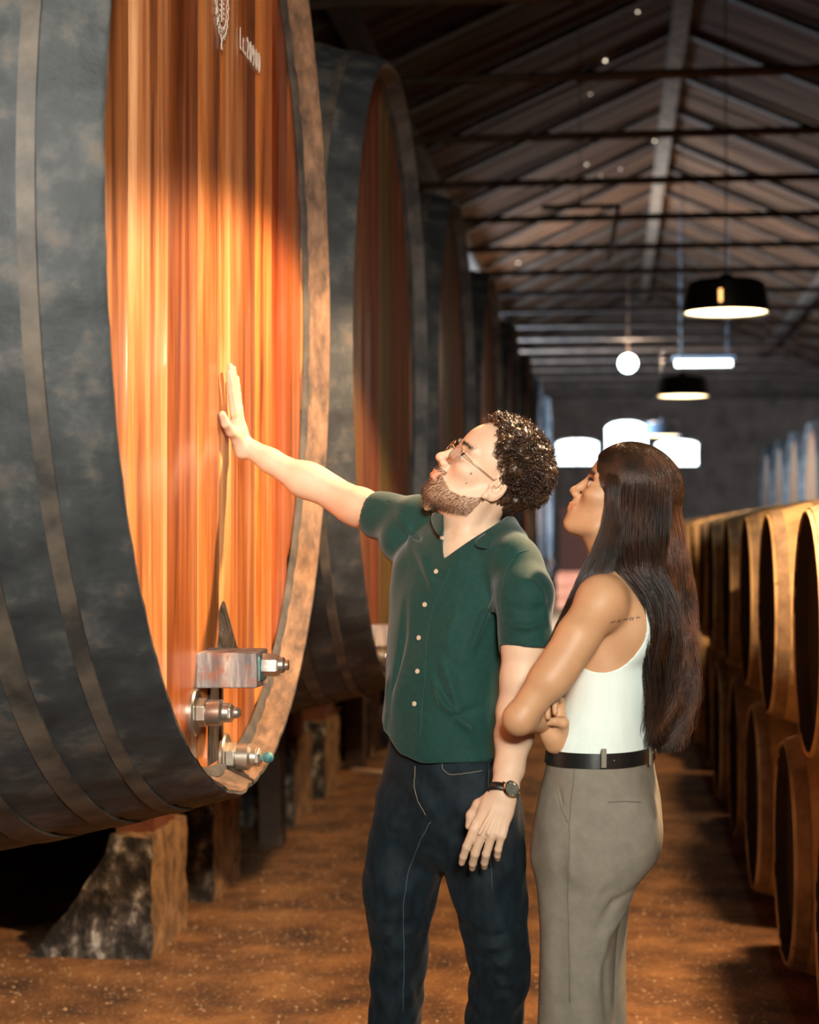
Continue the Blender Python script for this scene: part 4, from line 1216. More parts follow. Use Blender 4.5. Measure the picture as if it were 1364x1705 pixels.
v.chain([A3(700, 880, 4.09), A3(790, 888, 4.01), A3(845, 940, 3.88)], [.055, .058, .056], .03)
v.chain([A3(815, 885, 3.99), A3(858, 938, 3.86), A3(873, 990, 3.81), A3(876, 1078, 3.79)], [.045, .056, .0600, .0585], .022)   # left sleeve
v.chain([A3(745, 868, 4.05), A3(700, 872, 4.09), A3(632, 858, 4.165)], [.045, .062, .056], .022)    # right sleeve
v.ell(A3(668, 900, 4.1), (.05, .06, .05), None, .03)
def plane3(a, b, c, inside):
    n = np.cross(b - a, c - a); n /= np.linalg.norm(n)
    if (np.array(inside) - a) @ n > 0: n = -n
    return lambda x, y, z: (x - a[0]) * n[0] + (y - a[1]) * n[1] + (z - a[2]) * n[2]      # negative on the inside
CAMP = np.array([0, 0, CAMZ])
# cuffs and hem
full = (v.lo, v.lo + np.array(v.n) * v.h)
ax = arm[2] - arm[0]; ax /= np.linalg.norm(ax); ce = A3(638, 862, 4.155)
def cuffR(x, y, z):
    w = (x - ce[0]) * ax[0] + (y - ce[1]) * ax[1] + (z - ce[2]) * ax[2]; return -w
v.op(cuffR, A3(560, 800, 4.3) - .05, ce + .1, .0, 's')
v.cone(arm[0] + ax * .06, ce + ax * .05, .046, .053, .0, 's')
zc_ = zof(1074, 3.79); v.op(lambda x, y, z: np.maximum(z - zc_, -(x - A3(822, 1074, 3.8)[0])) + 0 * y, A3(835, 1120, 3.6), A3(960, 1074, 4.0), .0, 's')
v.cone(A3(872, 1030, 3.795), A3(878, 1110, 3.79), .046, .0555, .0, 's')
# uneven shirt-tail hem, cut along the curve seen in the photo
def hemcut(x, y, z):
    u = ((x - man_base[0]) * tl[0] + (y - man_base[1]) * tl[1])
    hz = np.interp(u, [-.2, -.15, -.10, -.06, 0, .06, .12, .2], [zof(1195, 3.97), zof(1205, 3.97), zof(1226, 3.97), zof(1254, 3.9), zof(1264, 3.9), zof(1266, 3.9), zof(1262, 3.9), zof(1250, 3.9)])
    return z - hz
v.op(hemcut, (v.lo[0], v.lo[1], zof(1290, 3.97)), (v.lo[0] + .55, full[1][1], zof(1180, 3.97)), .0, 's')
v.zloft([(z_, q0, q1, a - .014, b - .014, r) for z_, q0, q1, a, b, r in [row(1290, 744, 3.97, .152, .125), row(1255, 743, 3.97, .150, .126), row(1225, 743, 3.97, .13, .106)]], .0, 's', cap=True)
# neck opening
v.chain([NB - HZ * .02, HM(-.02, 0, -.07)], [.068, .068], .01, 's')
pl = plane3(CAMP, A3(738, 850, 4), A3(741, 928, 4), A3(780, 870, 4)); pr = plane3(CAMP, A3(741, 928, 4), A3(836, 866, 4), A3(780, 870, 4))
dpt = NB + tf * -.01
v.op(lambda x, y, z: np.maximum(np.maximum(pl(x, y, z), pr(x, y, z)), -((x - dpt[0]) * tf[0] + (y - dpt[1]) * tf[1])), A3(738, 935, 3.75) - .03, A3(850, 840, 4.05) + .03, .0, 's')
# drape: folds radiating from the shoulders and across the belly
fl = lambda *pp: [A3(*q) for q in pp]
for pts, w_, amp in [
    (fl((693, 935, 3.86), (700, 1040, 3.85), (690, 1150, 3.85), (683, 1250, 3.85)), .009, .006), (fl((668, 960, 3.92), (672, 1060, 3.92), (655, 1190, 3.93)), .010, -.007),
    (fl((760, 1000, 3.84), (740, 1100, 3.84), (758, 1180, 3.83), (800, 1240, 3.82)), .013, .006), (fl((715, 1045, 3.84), (745, 1100, 3.83), (800, 1150, 3.82), (845, 1170, 3.82)), .010, -.007),
    (fl((705, 1100, 3.84), (735, 1170, 3.83), (790, 1215, 3.82)), .010, .006), (fl((720, 1110, 3.84), (760, 1190, 3.83), (830, 1225, 3.82)), .009, -.006),
    (fl((835, 985, 3.82), (805, 1030, 3.83), (780, 1100, 3.83)), .012, .007), (fl((845, 1000, 3.80), (815, 1060, 3.82), (805, 1120, 3.82)), .009, -.006),
    (fl((690, 905, 3.98), (705, 930, 3.92), (720, 980, 3.87)), .009, .007), (fl((675, 880, 4.02), (700, 900, 3.98), (735, 950, 3.9)), .008, -.006),
    (fl((655, 850, 4.05), (680, 880, 4.02), (690, 940, 3.95)), .009, .006), (fl((845, 1040, 3.74), (880, 1045, 3.73), (915, 1030, 3.75)), .008, .006), (fl((850, 1010, 3.74), (885, 1020, 3.73), (918, 1005, 3.76)), .008, -.006),
    (fl((880, 960, 3.75), (900, 990, 3.75), (912, 1050, 3.77)), .009, .006), (fl((862, 905, 3.83), (845, 950, 3.80), (835, 1000, 3.79)), .006, -.007),
    (fl((825, 1140, 3.84), (800, 1180, 3.83), (760, 1190, 3.83)), .010, -.006), (fl((640, 1120, 3.95), (650, 1180, 3.95), (640, 1220, 3.95)), .010, .006),
    (fl((800, 925, 3.83), (835, 905, 3.85), (872, 900, 3.88)), .007, .003), (fl((648, 840, 4.1), (655, 870, 4.08), (665, 905, 4.08)), .006, -.006), (fl((662, 835, 4.1), (672, 860, 4.06), (680, 890, 4.05)), .007, .006)]:
    v.fold(pts, w_, amp * 1.45)
v.noise(.0030, (26, 26, 14), 2)
# button placket: slight raised strip from collar to hem
plk = fl((741, 928, 3.84), (722, 975, 3.83), (707, 1010, 3.83), (698, 1060, 3.835), (696, 1120, 3.835), (691, 1180, 3.835), (686, 1235, 3.84))
v.fold([plk[0] + HZ * .03] + plk + [plk[-1] - HZ * .03], .011, .0030)
sV, sF = v.mesh(None, None, keep=True)
shirt = np_mesh('shirt', sV, sF, M['shirt'], man, man_base); shirt['label'] = 'dark green short sleeved linen shirt'
def toward(px, py, V, N_):
    """first surface point of a mesh seen at a photo pixel"""
    dv = np.array(P(px, py, 1)) - CAMP; dv /= np.linalg.norm(dv); w_ = V - CAMP; t_ = w_ @ dv; r2 = (w_ ** 2).sum(1) - t_ ** 2
    c = np.where(r2 < .006 ** 2)[0]
    if not len(c): return None, None
    c = c[t_[c] < t_[c].min() + .02]; return V[c].mean(0), N_[c].mean(0) / np.linalg.norm(N_[c].mean(0))
sN = vnormals(sV, sF)
for px, py in ((735, 896), (727, 952), (708, 1007), (698, 1062), (696, 1118), (691, 1172)):
    c, n_ = toward(px, py, sV, sN)
    if c is None: continue
    if n_ @ (c - CAMP) > 0: n_ = -n_
    b = MB(); b.lathe([(0, .0052), (.0022, .0055), (.0030, .0048), (.0024, .0030), (.0024, .0002)], 18, Vector(c + n_ * .0005) - Vector(man_base), Vector(n_), caps=False); b.build('button', M['button'], shirt, smooth=True)
stitch_later = True
# collar
def sheet(name, rows_, th, mat, parent, base, sub=2):
    b = MB(); n = len(rows_[0]); vs = [Vector(q) - Vector(base) for r in rows_ for q in r]
    fs = [(i * n + j, i * n + j + 1, (i + 1) * n + j + 1, (i + 1) * n + j) for i in range(len(rows_) - 1) for j in range(n - 1)]
    b.add(vs, fs); o = b.build(name, mat, parent, smooth=True)
    m = o.modifiers.new('sub', 'SUBSURF'); m.levels = m.render_levels = sub
    m = o.modifiers.new('sol', 'SOLIDIFY'); m.thickness = th; m.offset = 0
    return o
sheet('collar', [fl((742, 858, 4.07), (765, 842, 4.08), (800, 835, 4.08), (838, 842, 4.05), (849, 853, 3.99), (836, 872, 3.92), (812, 886, 3.88), (790, 900, 3.862)),
                 fl((738, 862, 4.07), (762, 846, 4.09), (800, 838, 4.09), (845, 845, 4.06), (859, 864, 3.98), (847, 886, 3.895), (820, 898, 3.855), (790, 908, 3.848)),
                 fl((736, 870, 4.07), (760, 856, 4.10), (802, 850, 4.10), (856, 858, 4.07), (871, 882, 3.97), (860, 908, 3.875), (832, 914, 3.838), (800, 913, 3.838))], .003, M['shirt'], shirt, man_base)
sheet('collar', [fl((739, 846, 3.98), (738, 860, 3.93), (740, 884, 3.895)), fl((730, 848, 3.98), (731, 866, 3.93), (735, 890, 3.885)), fl((716, 856, 3.99), (720, 876, 3.94), (731, 893, 3.88))], .003, M['shirt'], shirt, man_base)

# --- jeans
M['denim'] = nmat('dark_blue_denim', (.002, .006, .009), (.006, .014, .019), scale=60, stretch=(1, 1, .5), rough=.72, bump=.35, bscale=500, bdist=.001, sheen=.03, spec=.2, spots=((.010, .022, .030), 5, .55, .8))
M['thread'] = nmat('pale_seam_thread', (.20, .17, .10), rough=.7)
lo, hi = box_of([A3(600, 1240, 4.1), A3(885, 1240, 3.8), (man_base[0] - .2, man_base[1] - .2, 0.05), (man_base[0] + .15, man_base[1] + .2, .1)], .10)
v = Vol(lo, hi, .0042 / Q)
def rj(y, x, d, rx, ry, r=0): q = A3(x, y, d); return (q[2], q[0], q[1], rx, ry, TROT + r)
v.zloft([rj(1230, 750, 3.97, .142, .112), rj(1290, 748, 3.97, .146, .114), rj(1350, 747, 3.97, .150, .116), rj(1400, 747, 3.97, .140, .106), rj(1432, 747, 3.97, .10, .08), rj(1450, 747, 3.97, .04, .04)], .0)
v.zloft([rj(1230, 712, 4.0, .05, .07), rj(1330, 692, 4.01, .078, .095), rj(1410, 682, 4.01, .086, .098), rj(1480, 665, 4.0, .078, .088), rj(1560, 664, 4.0, .062, .068), rj(1600, 665, 4.01, .059, .066), rj(1705, 658, 4.03, .055, .062),
         rj(1850, 655, 4.07, .052, .06), rj(2010, 655, 4.08, .052, .062)], .03)
v.zloft([rj(1230, 785, 3.94, .05, .07), rj(1330, 800, 3.92, .078, .096), rj(1410, 806, 3.91, .084, .098), rj(1480, 812, 3.89, .079, .088), rj(1560, 826, 3.88, .068, .070), rj(1600, 832, 3.88, .066, .067), rj(1705, 822, 3.93, .062, .062),
         rj(1850, 816, 3.99, .054, .06), rj(2000, 815, 4.0, .052, .062)], .03)
for k in range(9):
    y = 1555 + 16 * k + (k % 3) * 4
    v.fold(fl((775, y - 8, 3.85), (820, y + 6, 3.80), (868, y - 14, 3.85)), .008, .007 if k % 2 else -.005)
    v.fold(fl((625, y - 25, 3.96), (660, y - 12, 3.90), (705, y - 28, 3.96)), .008, .006 if k % 2 else -.005)
for y in (1345, 1375, 1400): v.fold(fl((640, y - 20, 3.93), (700, y + 8, 3.86), (742, y + 30, 3.86)), .008, -.004); v.fold(fl((745, y + 22, 3.85), (790, y + 14, 3.80), (850, y - 4, 3.84)), .009, -.004)
v.noise(.0035, (38, 38, 26), 8)
jV, jF = v.mesh(None, None); jeans = np_mesh('jeans', jV, jF, M['denim'], man, man_base); jeans['label'] = 'dark blue jeans'
jN = vnormals(jV, jF)
def stitch(name, pix, V, N_, mat, parent, base, r=.0008, off=.0008):
    pts = []
    for i in range(len(pix) - 1):
        for k in range(6):
            t = k / 6; c, n_ = toward(pix[i][0] * (1 - t) + pix[i + 1][0] * t, pix[i][1] * (1 - t) + pix[i + 1][1] * t, V, N_)
            if c is not None:
                if n_ @ (c - CAMP) > 0: n_ = -n_
                pts.append(Vector(c + n_ * off) - Vector(base))
    if len(pts) > 2: b = MB(); b.tube(pts, r, 5); return b.build(name, mat, parent, smooth=True)
M['seam_dark'] = nmat('denim_seam', (.04, .065, .085), rough=.8)
stitch('seam', [(717, 1368), (700, 1400), (680, 1450), (671, 1510), (673, 1600), (670, 1704)], jV, jN, M['seam_dark'], jeans, man_base, .0011)
stitch('seam', [(736, 1268), (738, 1282), (750, 1290), (775, 1288), (808, 1282)], jV, jN, M['thread'], jeans, man_base)
stitch('seam', [(814, 1262), (813, 1300), (815, 1400), (820, 1500)], jV, jN, M['seam_dark'], jeans, man_base)
stitch('seam', [(692, 1275), (690, 1310), (697, 1335), (712, 1362)], jV, jN, M['thread'], jeans, man_base)

M['green_thread'] = nmat('green_thread', (.006, .055, .044), rough=.7)
stitch('seam', [(754, 936), (736, 978), (722, 1012), (711, 1062), (708, 1120), (703, 1180), (699, 1245)], sV, sN, M['green_thread'], shirt, man_base, .0007, .0004)
stitch('seam', [(840, 1066), (872, 1070), (908, 1066)], sV, sN, M['green_thread'], shirt, man_base, .0007, .0004)
stitch('seam', [(838, 1040), (832, 1000), (842, 950), (862, 920), (885, 915)], sV, sN, M['green_thread'], shirt, man_base, .0009, .0004)
# --- shoes
M['shoe'] = nmat('dark_leather_shoe', (.02, .014, .01), rough=.4); M['sole'] = nmat('shoe_sole', (.03, .025, .02), rough=.8)
def shoe(c, f_, person, base, mat):
    f_ = np.array(f_); l_ = np.cross(HZ, f_); c = np.array([c[0], c[1], 0])
    v = Vol(*box_of([c - f_ * .1, c + f_ * .21, c + HZ * .13], .06), .005)
    v.ecap(c - f_ * .05 + HZ * .045, c + f_ * .07 + HZ * .05, l_, (.038, .038), (.042, .034), .02); v.ecap(c + f_ * .06 + HZ * .042, c + f_ * .16 + HZ * .034, l_, (.045, .03), (.038, .02), .02)
    v.cone(c - f_ * .03 + HZ * .06, c - f_ * .03 + HZ * .14, .038, .04, .03); v.cutz(.012)
    o = v.mesh('shoe', mat, person, base)
    b = MB(); o2 = [(-.09, .0), (-.085, .032), (-.02, .036), (.06, .045), (.13, .043), (.18, .022), (.195, 0), (.18, -.022), (.13, -.043), (.06, -.045), (-.02, -.036), (-.085, -.032)]
    n = len(o2); vs = [Vector(c + f_ * a + l_ * q + HZ * zz) - Vector(base) for zz in (0, .014) for a, q in o2]
    b.add(vs, [tuple(range(n))[::-1], tuple(range(n, 2 * n))] + [(k, (k + 1) % n, n + (k + 1) % n, n + k) for k in range(n)]); b.build('sole', M['sole'], o)
q = A3(655, 2010, 4.08); shoe(q, tf, man, man_base, M['shoe']); q = A3(815, 2010, 4.0); shoe(q, (tf - .2 * HF) / np.linalg.norm(tf - .2 * HF), man, man_base, M['shoe'])

# --- wrist watch
M['steel'] = nmat('polished_steel', (.55, .53, .50), rough=.22, metal=1.0); M['strap'] = nmat('black_leather_strap', (.010, .009, .008), rough=.45); M['dial'] = nmat('dark_dial', (.06, .075, .065), (.14, .15, .12), scale=300, rough=.3)
wc = LA[-1] + (LA[-2] - LA[-1]) * .06; wa = LA[-2] - LA[-1]; wa /= np.linalg.norm(wa)
wn = -HF * .93 + HR * .36; wn -= wa * (wn @ wa); wn /= np.linalg.norm(wn); ws = np.cross(wa, wn)
watch = empty('wrist_watch', Vector(wc), 'round steel watch with dark dial on a black strap on the man\'s hanging wrist', 'watch')
b = MB(); n = 48; vs = []
for k in range(n):
    a = 2 * pi * k / n; rr_ = .0275 if True else 0
    dr = wn * math.cos(a) * .0245 + ws * math.sin(a) * .0310
    for q in (-.0085, .0085):
        for e_ in (0, .0022): vs.append(Vector(dr * (1 + e_ / .027) + wa * q))
fs = []
for k in range(n):
    m = (k + 1) % n; a = 4 * k; c = 4 * m; fs += [(a, a + 2, c + 2, c), (a + 1, c + 1, c + 3, a + 3), (a, c, c + 1, a + 1), (a + 2, a + 3, c + 3, c + 2)]
b.add(vs, fs); b.build('strap', M['strap'], watch, smooth=True)
o_ = Vector(wn * .0245)
b = MB(); b.lathe([(0, .0150), (.001, .0175), (.006, .0180), (.0085, .0165), (.0088, .0148), (.0065, .0146)], 40, o_, Vector(wn), caps=False); b.tube([o_ + Vector(ws * .0175 + wn * .004), o_ + Vector(ws * .0215 + wn * .004)], .0022, 8)
for s1 in (-1, 1):
    for s2 in (-1, 1): b.tube([o_ + Vector(wa * .007 * s2 + ws * s1 * .015 + wn * .003), o_ + Vector(wa * .0085 * s2 + ws * s1 * .0205 + wn * .0)], .0022, 6)
cs_ = b.build('watch_case', M['steel'], watch, auto=.7)
b = MB(); b.lathe([(.0060, .0001), (.0060, .0148)], 40, o_, Vector(wn), caps=False); dl = b.build('dial', M['dial'], watch)
b = MB(); up_ = Vector(wa); sd = Vector(ws); w0 = o_ + Vector(wn * .0066)
b.tube([w0, w0 + up_ * .009], .0005, 4); b.tube([w0, w0 + sd * .006 + up_ * .003], .0006, 4)
for k in range(12):
    a = 2 * pi * k / 12; dr = up_ * math.cos(a) + sd * math.sin(a); b.tube([w0 + dr * .0115, w0 + dr * .0135], .0005, 4)
b.build('watch_hands', M['steel'], dl)
# ================================================================ THE WOMAN
wb = P(1000, 887, 3.80); wb = (wb.x, wb.y, 0)
woman = empty('person', wb, 'long haired woman in white tank top and grey green trousers, arms crossed, looking up', 'person')
HW = Head(P(1033, 834, 3.80), *head_axes(-6, 29, 0), .90)
a20 = math.radians(20)
wf = -math.cos(a20) * HR + math.sin(a20) * HF; wl = np.cross(HZ, wf); WROT = math.atan2(wl[1], wl[0])
WD = 3.80
def rw(y, x, d, rx, ry, r=0): q = A3(x, y, d); return (q[2], q[0], q[1], rx, ry, WROT + r)
torso = [rw(1265, 1000, WD, .150, .098), rw(1225, 1004, WD, .138, .090), rw(1180, 1012, WD, .120, .080), rw(1130, 1018, WD, .126, .084), rw(1070, 1018, WD + .01, .140, .092), rw(1020, 1022, WD + .01, .146, .086),
         rw(985, 1030, WD + .02, .128, .070), rw(960, 1034, WD + .02, .085, .055)]
SLW = A3(1002, 1002, 3.665)
armW = [SLW, A3(962, 1060, 3.62), A3(912, 1132, 3.60), A3(866, 1196, 3.60)]
foreW = [A3(866, 1196, 3.60), A3(900, 1193, 3.70), A3(945, 1180, 3.82), A3(965, 1175, 3.88)]
lo, hi = box_of([HW(.13, 0, 0), HW(-.1, 0, .1), A3(835, 1240, 3.6), A3(1100, 1270, 3.7), A3(1100, 1000, 4.0), A3(950, 1270, 4.0), A3(880, 1150, 3.52)], .04)
v = Vol(lo, hi, .0026 / Q); sculpt_head(v, HW, False)
v.chain([HW(-.022, 0, -.03), HW(-.022, 0, -.09), A3(1028, 962, 3.83)], [.052, .047, .058], .02)
v.cone(HW(.0, .040, -.06), A3(985, 955, 3.79), .010, .010, .02)
v.zloft(torso, .0)
v.chain([A3(1030, 962, 3.82), A3(1018, 985, 3.72), SLW], [.045, .044, .049], .025)
v.chain([A3(1030, 962, 3.84), A3(1045, 990, 3.95)], [.045, .045], .025)
v.ell(A3(1048, 1045, 3.70), (.05, .035, .06), None, .03)                          # shoulder blade
v.ell(SLW + HR * .0 - HZ * .004, (.050, .048, .056), None, .02)
v.chain(armW, [.049, .043, .037, .031], .015)
v.ell(A3(935, 1110, 3.60), np.array([.07, .036, .038]), np.array(frame(armW[3] - armW[1], HF)), .02)
v.ell(A3(858, 1200, 3.605), (.020, .020, .022), None, .018)                       # point of the elbow
v.chain(foreW, [.033, .034, .027, .023], .012)
body_VF = v.mesh(None, None)
# right hand curled at the left elbow
lo, hi = box_of([A3(915, 1205, 3.68)], .16)
v = Vol(lo, hi, .0021 / Q)
WRW = A3(924, 1229, 3.69)
fdw = -HR * .18 + HZ * .95 - HF * .10
hand(v, WRW, None, -HF * .95 - HR * .3, fdw, HR * .95 - HF * .3, L=.162, curl=(150, 165, 175, 185), spread=.03, bend=(.42, .38, .2),
     thumb=((.020, .024, .008), (.040, .034, .024), (.050, .016, .036), (.050, -.012, .038)))
v.chain([WRW - .0 * fdw, A3(955, 1228, 3.84), A3(985, 1215, 3.93)], [.023, .028, .034], .012)
hand_VF = v.mesh(None, None)
v = Vol(*box_of([A3(985, 1215, 3.93), A3(1040, 1010, 3.95), A3(1000, 1400, 3.80)], .16), .007)
v.chain([A3(985, 1215, 3.93), A3(990, 1180, 3.98), A3(1045, 1005, 3.95)], [.034, .036, .042], .01)
v.zloft([rw(1420, 1000, WD, .13, .09), rw(1300, 1000, WD, .13, .09), rw(1240, 1002, WD, .12, .08)], .02)
low_VF = v.mesh(None, None)
V, Fq = join([body_VF, hand_VF, low_VF])
wbody = np_mesh('body', V, Fq, M['skin_woman'], woman, wb, skin_cols(V, HW, False)); wbody['label'] = 'tanned skin of face, shoulder, back and arm'
wV, wF = body_VF; wN = vnormals(wV, wF); wq = HW.loc(wV)
eyes(HW, woman, wb, (.2, .0))
br = (wq[:, 0] > .055) & (np.abs(wq[:, 1]) > .012) & (np.abs(wq[:, 1]) < .050) & (np.abs(wq[:, 2] - .024) < .0026)
face_hairs('eyebrows', HW, wV, wN, br, 300, .007, .0003, M['hair_brown'], woman, wb, lambda H, n: H.l[None, :] * 0 + H.u * .4 - H.f * .5, .2)
lash = (wq[:, 0] > .072) & (np.abs(np.abs(wq[:, 1]) - .034) < .014) & (np.abs(wq[:, 2] - .011) < .002)
face_hairs('eyelashes', HW, wV, wN, lash, 160, .009, .0005, M['hair_brown'], woman, wb, lambda H, n: np.tile(H.f * .9 + H.u * .2, (n, 1)), .12)
# tattoo line of small script behind the shoulder
M['ink'] = nmat('faded_tattoo_ink', (.055, .045, .04), rough=.6)
b = MB(); pts = []
for k in range(46):
    t = k / 45; px = 1016 + 50 * t; py = 1036 - 8 * t + 2.2 * math.sin(k * 1.9) + 1.2 * math.sin(k * 4.1)
    if k in (8, 9, 17, 18, 19, 28, 37, 38):
        if len(pts) > 1: b.tube(pts, .0008, 4)
        pts = []; continue
    c, n_ = toward(px, py, wV, wN)
    if c is None: continue
    if n_ @ (c - CAMP) > 0: n_ = -n_
    pts.append(Vector(c + n_ * .0004) - Vector(wb))
if len(pts) > 1: b.tube(pts, .0008, 4)
b.build('tattoo', M['ink'], wbody)

# --- tank top
M['tank'] = nmat('white_ribbed_cotton', (.66, .76, .70), (.72, .82, .76), scale=50, rough=.85, bump=.25, bscale=350, stretch=(1, 1, .12), bdist=.001)
lo, hi = box_of([A3(930, 1262, 3.75), A3(1095, 1262, 3.7), A3(1060, 955, 4.0), A3(960, 1000, 3.9), A3(1000, 1200, 3.60)], .05)
v = Vol(lo, hi, .0026 / Q)
grow = lambda rows_, e: [(z_, a, b_, c + e, d_ + e, r) for z_, a, b_, c, d_, r in rows_]
tt = [rw(1252, 1001, WD, .156, .104), rw(1225, 1003, WD, .148, .099), rw(1180, 1012, WD, .130, .089)] + torso[3:]
v.zloft(grow(tt, .0065), .0)
v.ell(A3(1048, 1045, 3.70), (.056, .041, .066), None, .03)
v.chain([A3(1030, 962, 3.84), A3(1045, 990, 3.95)], [.050, .050], .025)
v.chain([A3(1038, 965, 3.80), A3(1062, 990, 3.76)], [.046, .046], .02)
def ellcut(x, y, z):
    w_ = [x - CAMP[0], y - CAMP[1], z - CAMP[2]]
    dd = w_[0] * cF[0] + w_[1] * cF[1] + w_[2] * cF[2]; px = 682 + F * (w_[0] * cR[0] + w_[1] * cR[1] + 0 * z) / dd; py = 852.5 - F * (w_[0] * cU[0] + w_[1] * cU[1] + w_[2] * cU[2]) / dd
    q = np.sqrt(((px - 1000) / np.where(px > 1000, 76, 70)) ** 2 + ((py - 1035) / np.where(py > 1035, 84, 120)) ** 2)
    far = dd - 3.84
    return np.maximum((q - 1) * .10, far)
v.op(ellcut, *full_box(v), 0, 's') if False else v.op(ellcut, v.lo, v.lo + np.array(v.n) * v.h, .0, 's')
zt = zof(968, 3.8); v.op(lambda x, y, z: np.maximum(zt - z, -1 + 0 * x + 0 * y), v.lo, v.lo + np.array(v.n) * v.h, .0, 's')
for pts, w_, amp in [(fl((985, 1120, 3.70), (975, 1180, 3.71), (968, 1235, 3.71)), .006, -.003), (fl((950, 1215, 3.73), (1000, 1228, 3.69), (1060, 1222, 3.72)), .007, .004), (fl((945, 1235, 3.73), (1010, 1242, 3.69), (1068, 1238, 3.72)), .006, -.002),
                     (fl((1070, 1120, 3.74), (1050, 1170, 3.72), (1060, 1215, 3.72)), .008, .004)]: v.fold(pts, w_, amp)
v.noise(.0018, (30, 30, 22), 5)
tV, tF = v.mesh(None, None); tank = np_mesh('tank_top', tV, tF, M['tank'], woman, wb); tank['label'] = 'white sleeveless ribbed tank top'
# --- trousers
M['trouser'] = nmat('grey_green_twill', (.185, .168, .128), (.225, .205, .156), scale=40, rough=.82, bump=.25, bscale=500, bdist=.001)
lo, hi = box_of([A3(890, 1240, 3.6), A3(1105, 1240, 4.0), (wb[0] - .2, wb[1] - .25, .03), (wb[0] + .2, wb[1] + .25, .1)], .10)
v = Vol(lo, hi, .0042 / Q)
v.zloft([rw(1243, 1000, WD, .155, .101), rw(1275, 1000, WD, .160, .108), rw(1330, 1000, WD, .165, .121), rw(1390, 997, WD, .168, .128), rw(1430, 994, WD, .165, .124), rw(1465, 990, WD, .13, .09), rw(1500, 988, WD, .05, .05)], .0)
v.ell(A3(1052, 1385, 3.72), (.060, .065, .080), None, .03); v.ell(A3(1056, 1385, 3.88), (.060, .065, .080), None, .03)
v.zloft([rw(1260, 990, 3.76, .05, .07), rw(1350, 985, 3.73, .072, .108), rw(1430, 982, 3.73, .082, .110), rw(1480, 976, 3.73, .084, .098), rw(1540, 966, 3.73, .082, .080), rw(1620, 960, 3.73, .080, .075), rw(1705, 960, 3.73, .082, .076), rw(1900, 958, 3.74, .090, .088), rw(2035, 958, 3.74, .094, .096)], .03)
v.zloft([rw(1260, 1000, 3.85, .05, .07), rw(1350, 1000, 3.88, .072, .098), rw(1430, 995, 3.88, .080, .098), rw(1500, 985, 3.88, .080, .085), rw(1560, 982, 3.88, .080, .080), rw(1705, 985, 3.88, .082, .080), rw(1900, 985, 3.88, .090, .088), rw(2030, 985, 3.88, .094, .096)], .03)
for pts, w_, amp in [(fl((953, 1330, 3.66), (948, 1440, 3.64), (950, 1560, 3.64), (955, 1704, 3.65)), .006, .004), (fl((935, 1400, 3.66), (930, 1500, 3.65), (932, 1600, 3.66), (936, 1704, 3.66)), .016, -.006),
                     (fl((1062, 1465, 3.70), (1020, 1500, 3.66), (990, 1560, 3.65)), .012, -.008), (fl((1050, 1500, 3.70), (1010, 1560, 3.66), (1000, 1640, 3.66)), .012, .008), (fl((1040, 1450, 3.68), (1000, 1470, 3.64), (975, 1520, 3.64)), .012, .006),
                     (fl((1003, 1580, 3.66), (1010, 1640, 3.67), (1012, 1704, 3.68)), .012, -.008), (fl((1088, 1330, 3.74), (1070, 1345, 3.68), (1010, 1345, 3.64)), .004, -.003), (fl((930, 1275, 3.70), (935, 1330, 3.67), (948, 1370, 3.66)), .005, -.004)]: v.fold(pts, w_, amp)
v.noise(.003, (22, 22, 12), 6)
oV, oF = v.mesh(None, None); trous = np_mesh('trousers', oV, oF, M['trouser'], woman, wb); trous['label'] = 'grey green wide leg trousers'
oN = vnormals(oV, oF)
M['tseam'] = nmat('trouser_seam', (.145, .13, .10), rough=.9)
stitch('seam', [(926, 1262), (925, 1300), (934, 1345), (948, 1374)], oV, oN, M['tseam'], trous, wb, .0013)
stitch('seam', [(958, 1262), (952, 1330), (948, 1374), (946, 1500), (950, 1703)], oV, oN, M['tseam'], trous, wb, .0010)
stitch('seam', [(1012, 1336), (1040, 1334), (1072, 1336)], oV, oN, M['tseam'], trous, wb, .0012)
# belt with loops
def band(name, rows_, th, mat, parent, n=72):
    b = MB(); vs = []
    for z_, cx, cy, rx, ry, r in rows_:
        for e_ in (0, th):
            for k in range(n):
                a = 2 * pi * k / n; ca, sa = math.cos(a), math.sin(a)
                u = (rx + e_) * abs(ca) ** (2 / 2.2) * (1 if ca > 0 else -1); w_ = (ry + e_) * abs(sa) ** (2 / 2.2) * (1 if sa > 0 else -1)
                vs.append(Vector((cx + u * math.cos(r) - w_ * math.sin(r), cy + u * math.sin(r) + w_ * math.cos(r), z_)) - Vector(wb))
    fs = []
    for k in range(n):
        m = (k + 1) % n; a, b_, c, d_ = 0, n, 2 * n, 3 * n
        fs += [(b_ + k, b_ + m, d_ + m, d_ + k), (a + m, a + k, c + k, c + m), (a + k, a + m, b_ + m, b_ + k), (c + m, c + k, d_ + k, d_ + m)]
    b.add(vs, fs); return b.build(name, mat, parent, auto=.8)
M['belt'] = nmat('black_leather_belt', (.007, .008, .008), (.012, .013, .012), rough=.33, bump=.1)
belt = band('belt', [rw(1264, 1000, WD, .1600, .1075), rw(1240, 1001, WD, .158, .105)], .0045, M['belt'], woman)
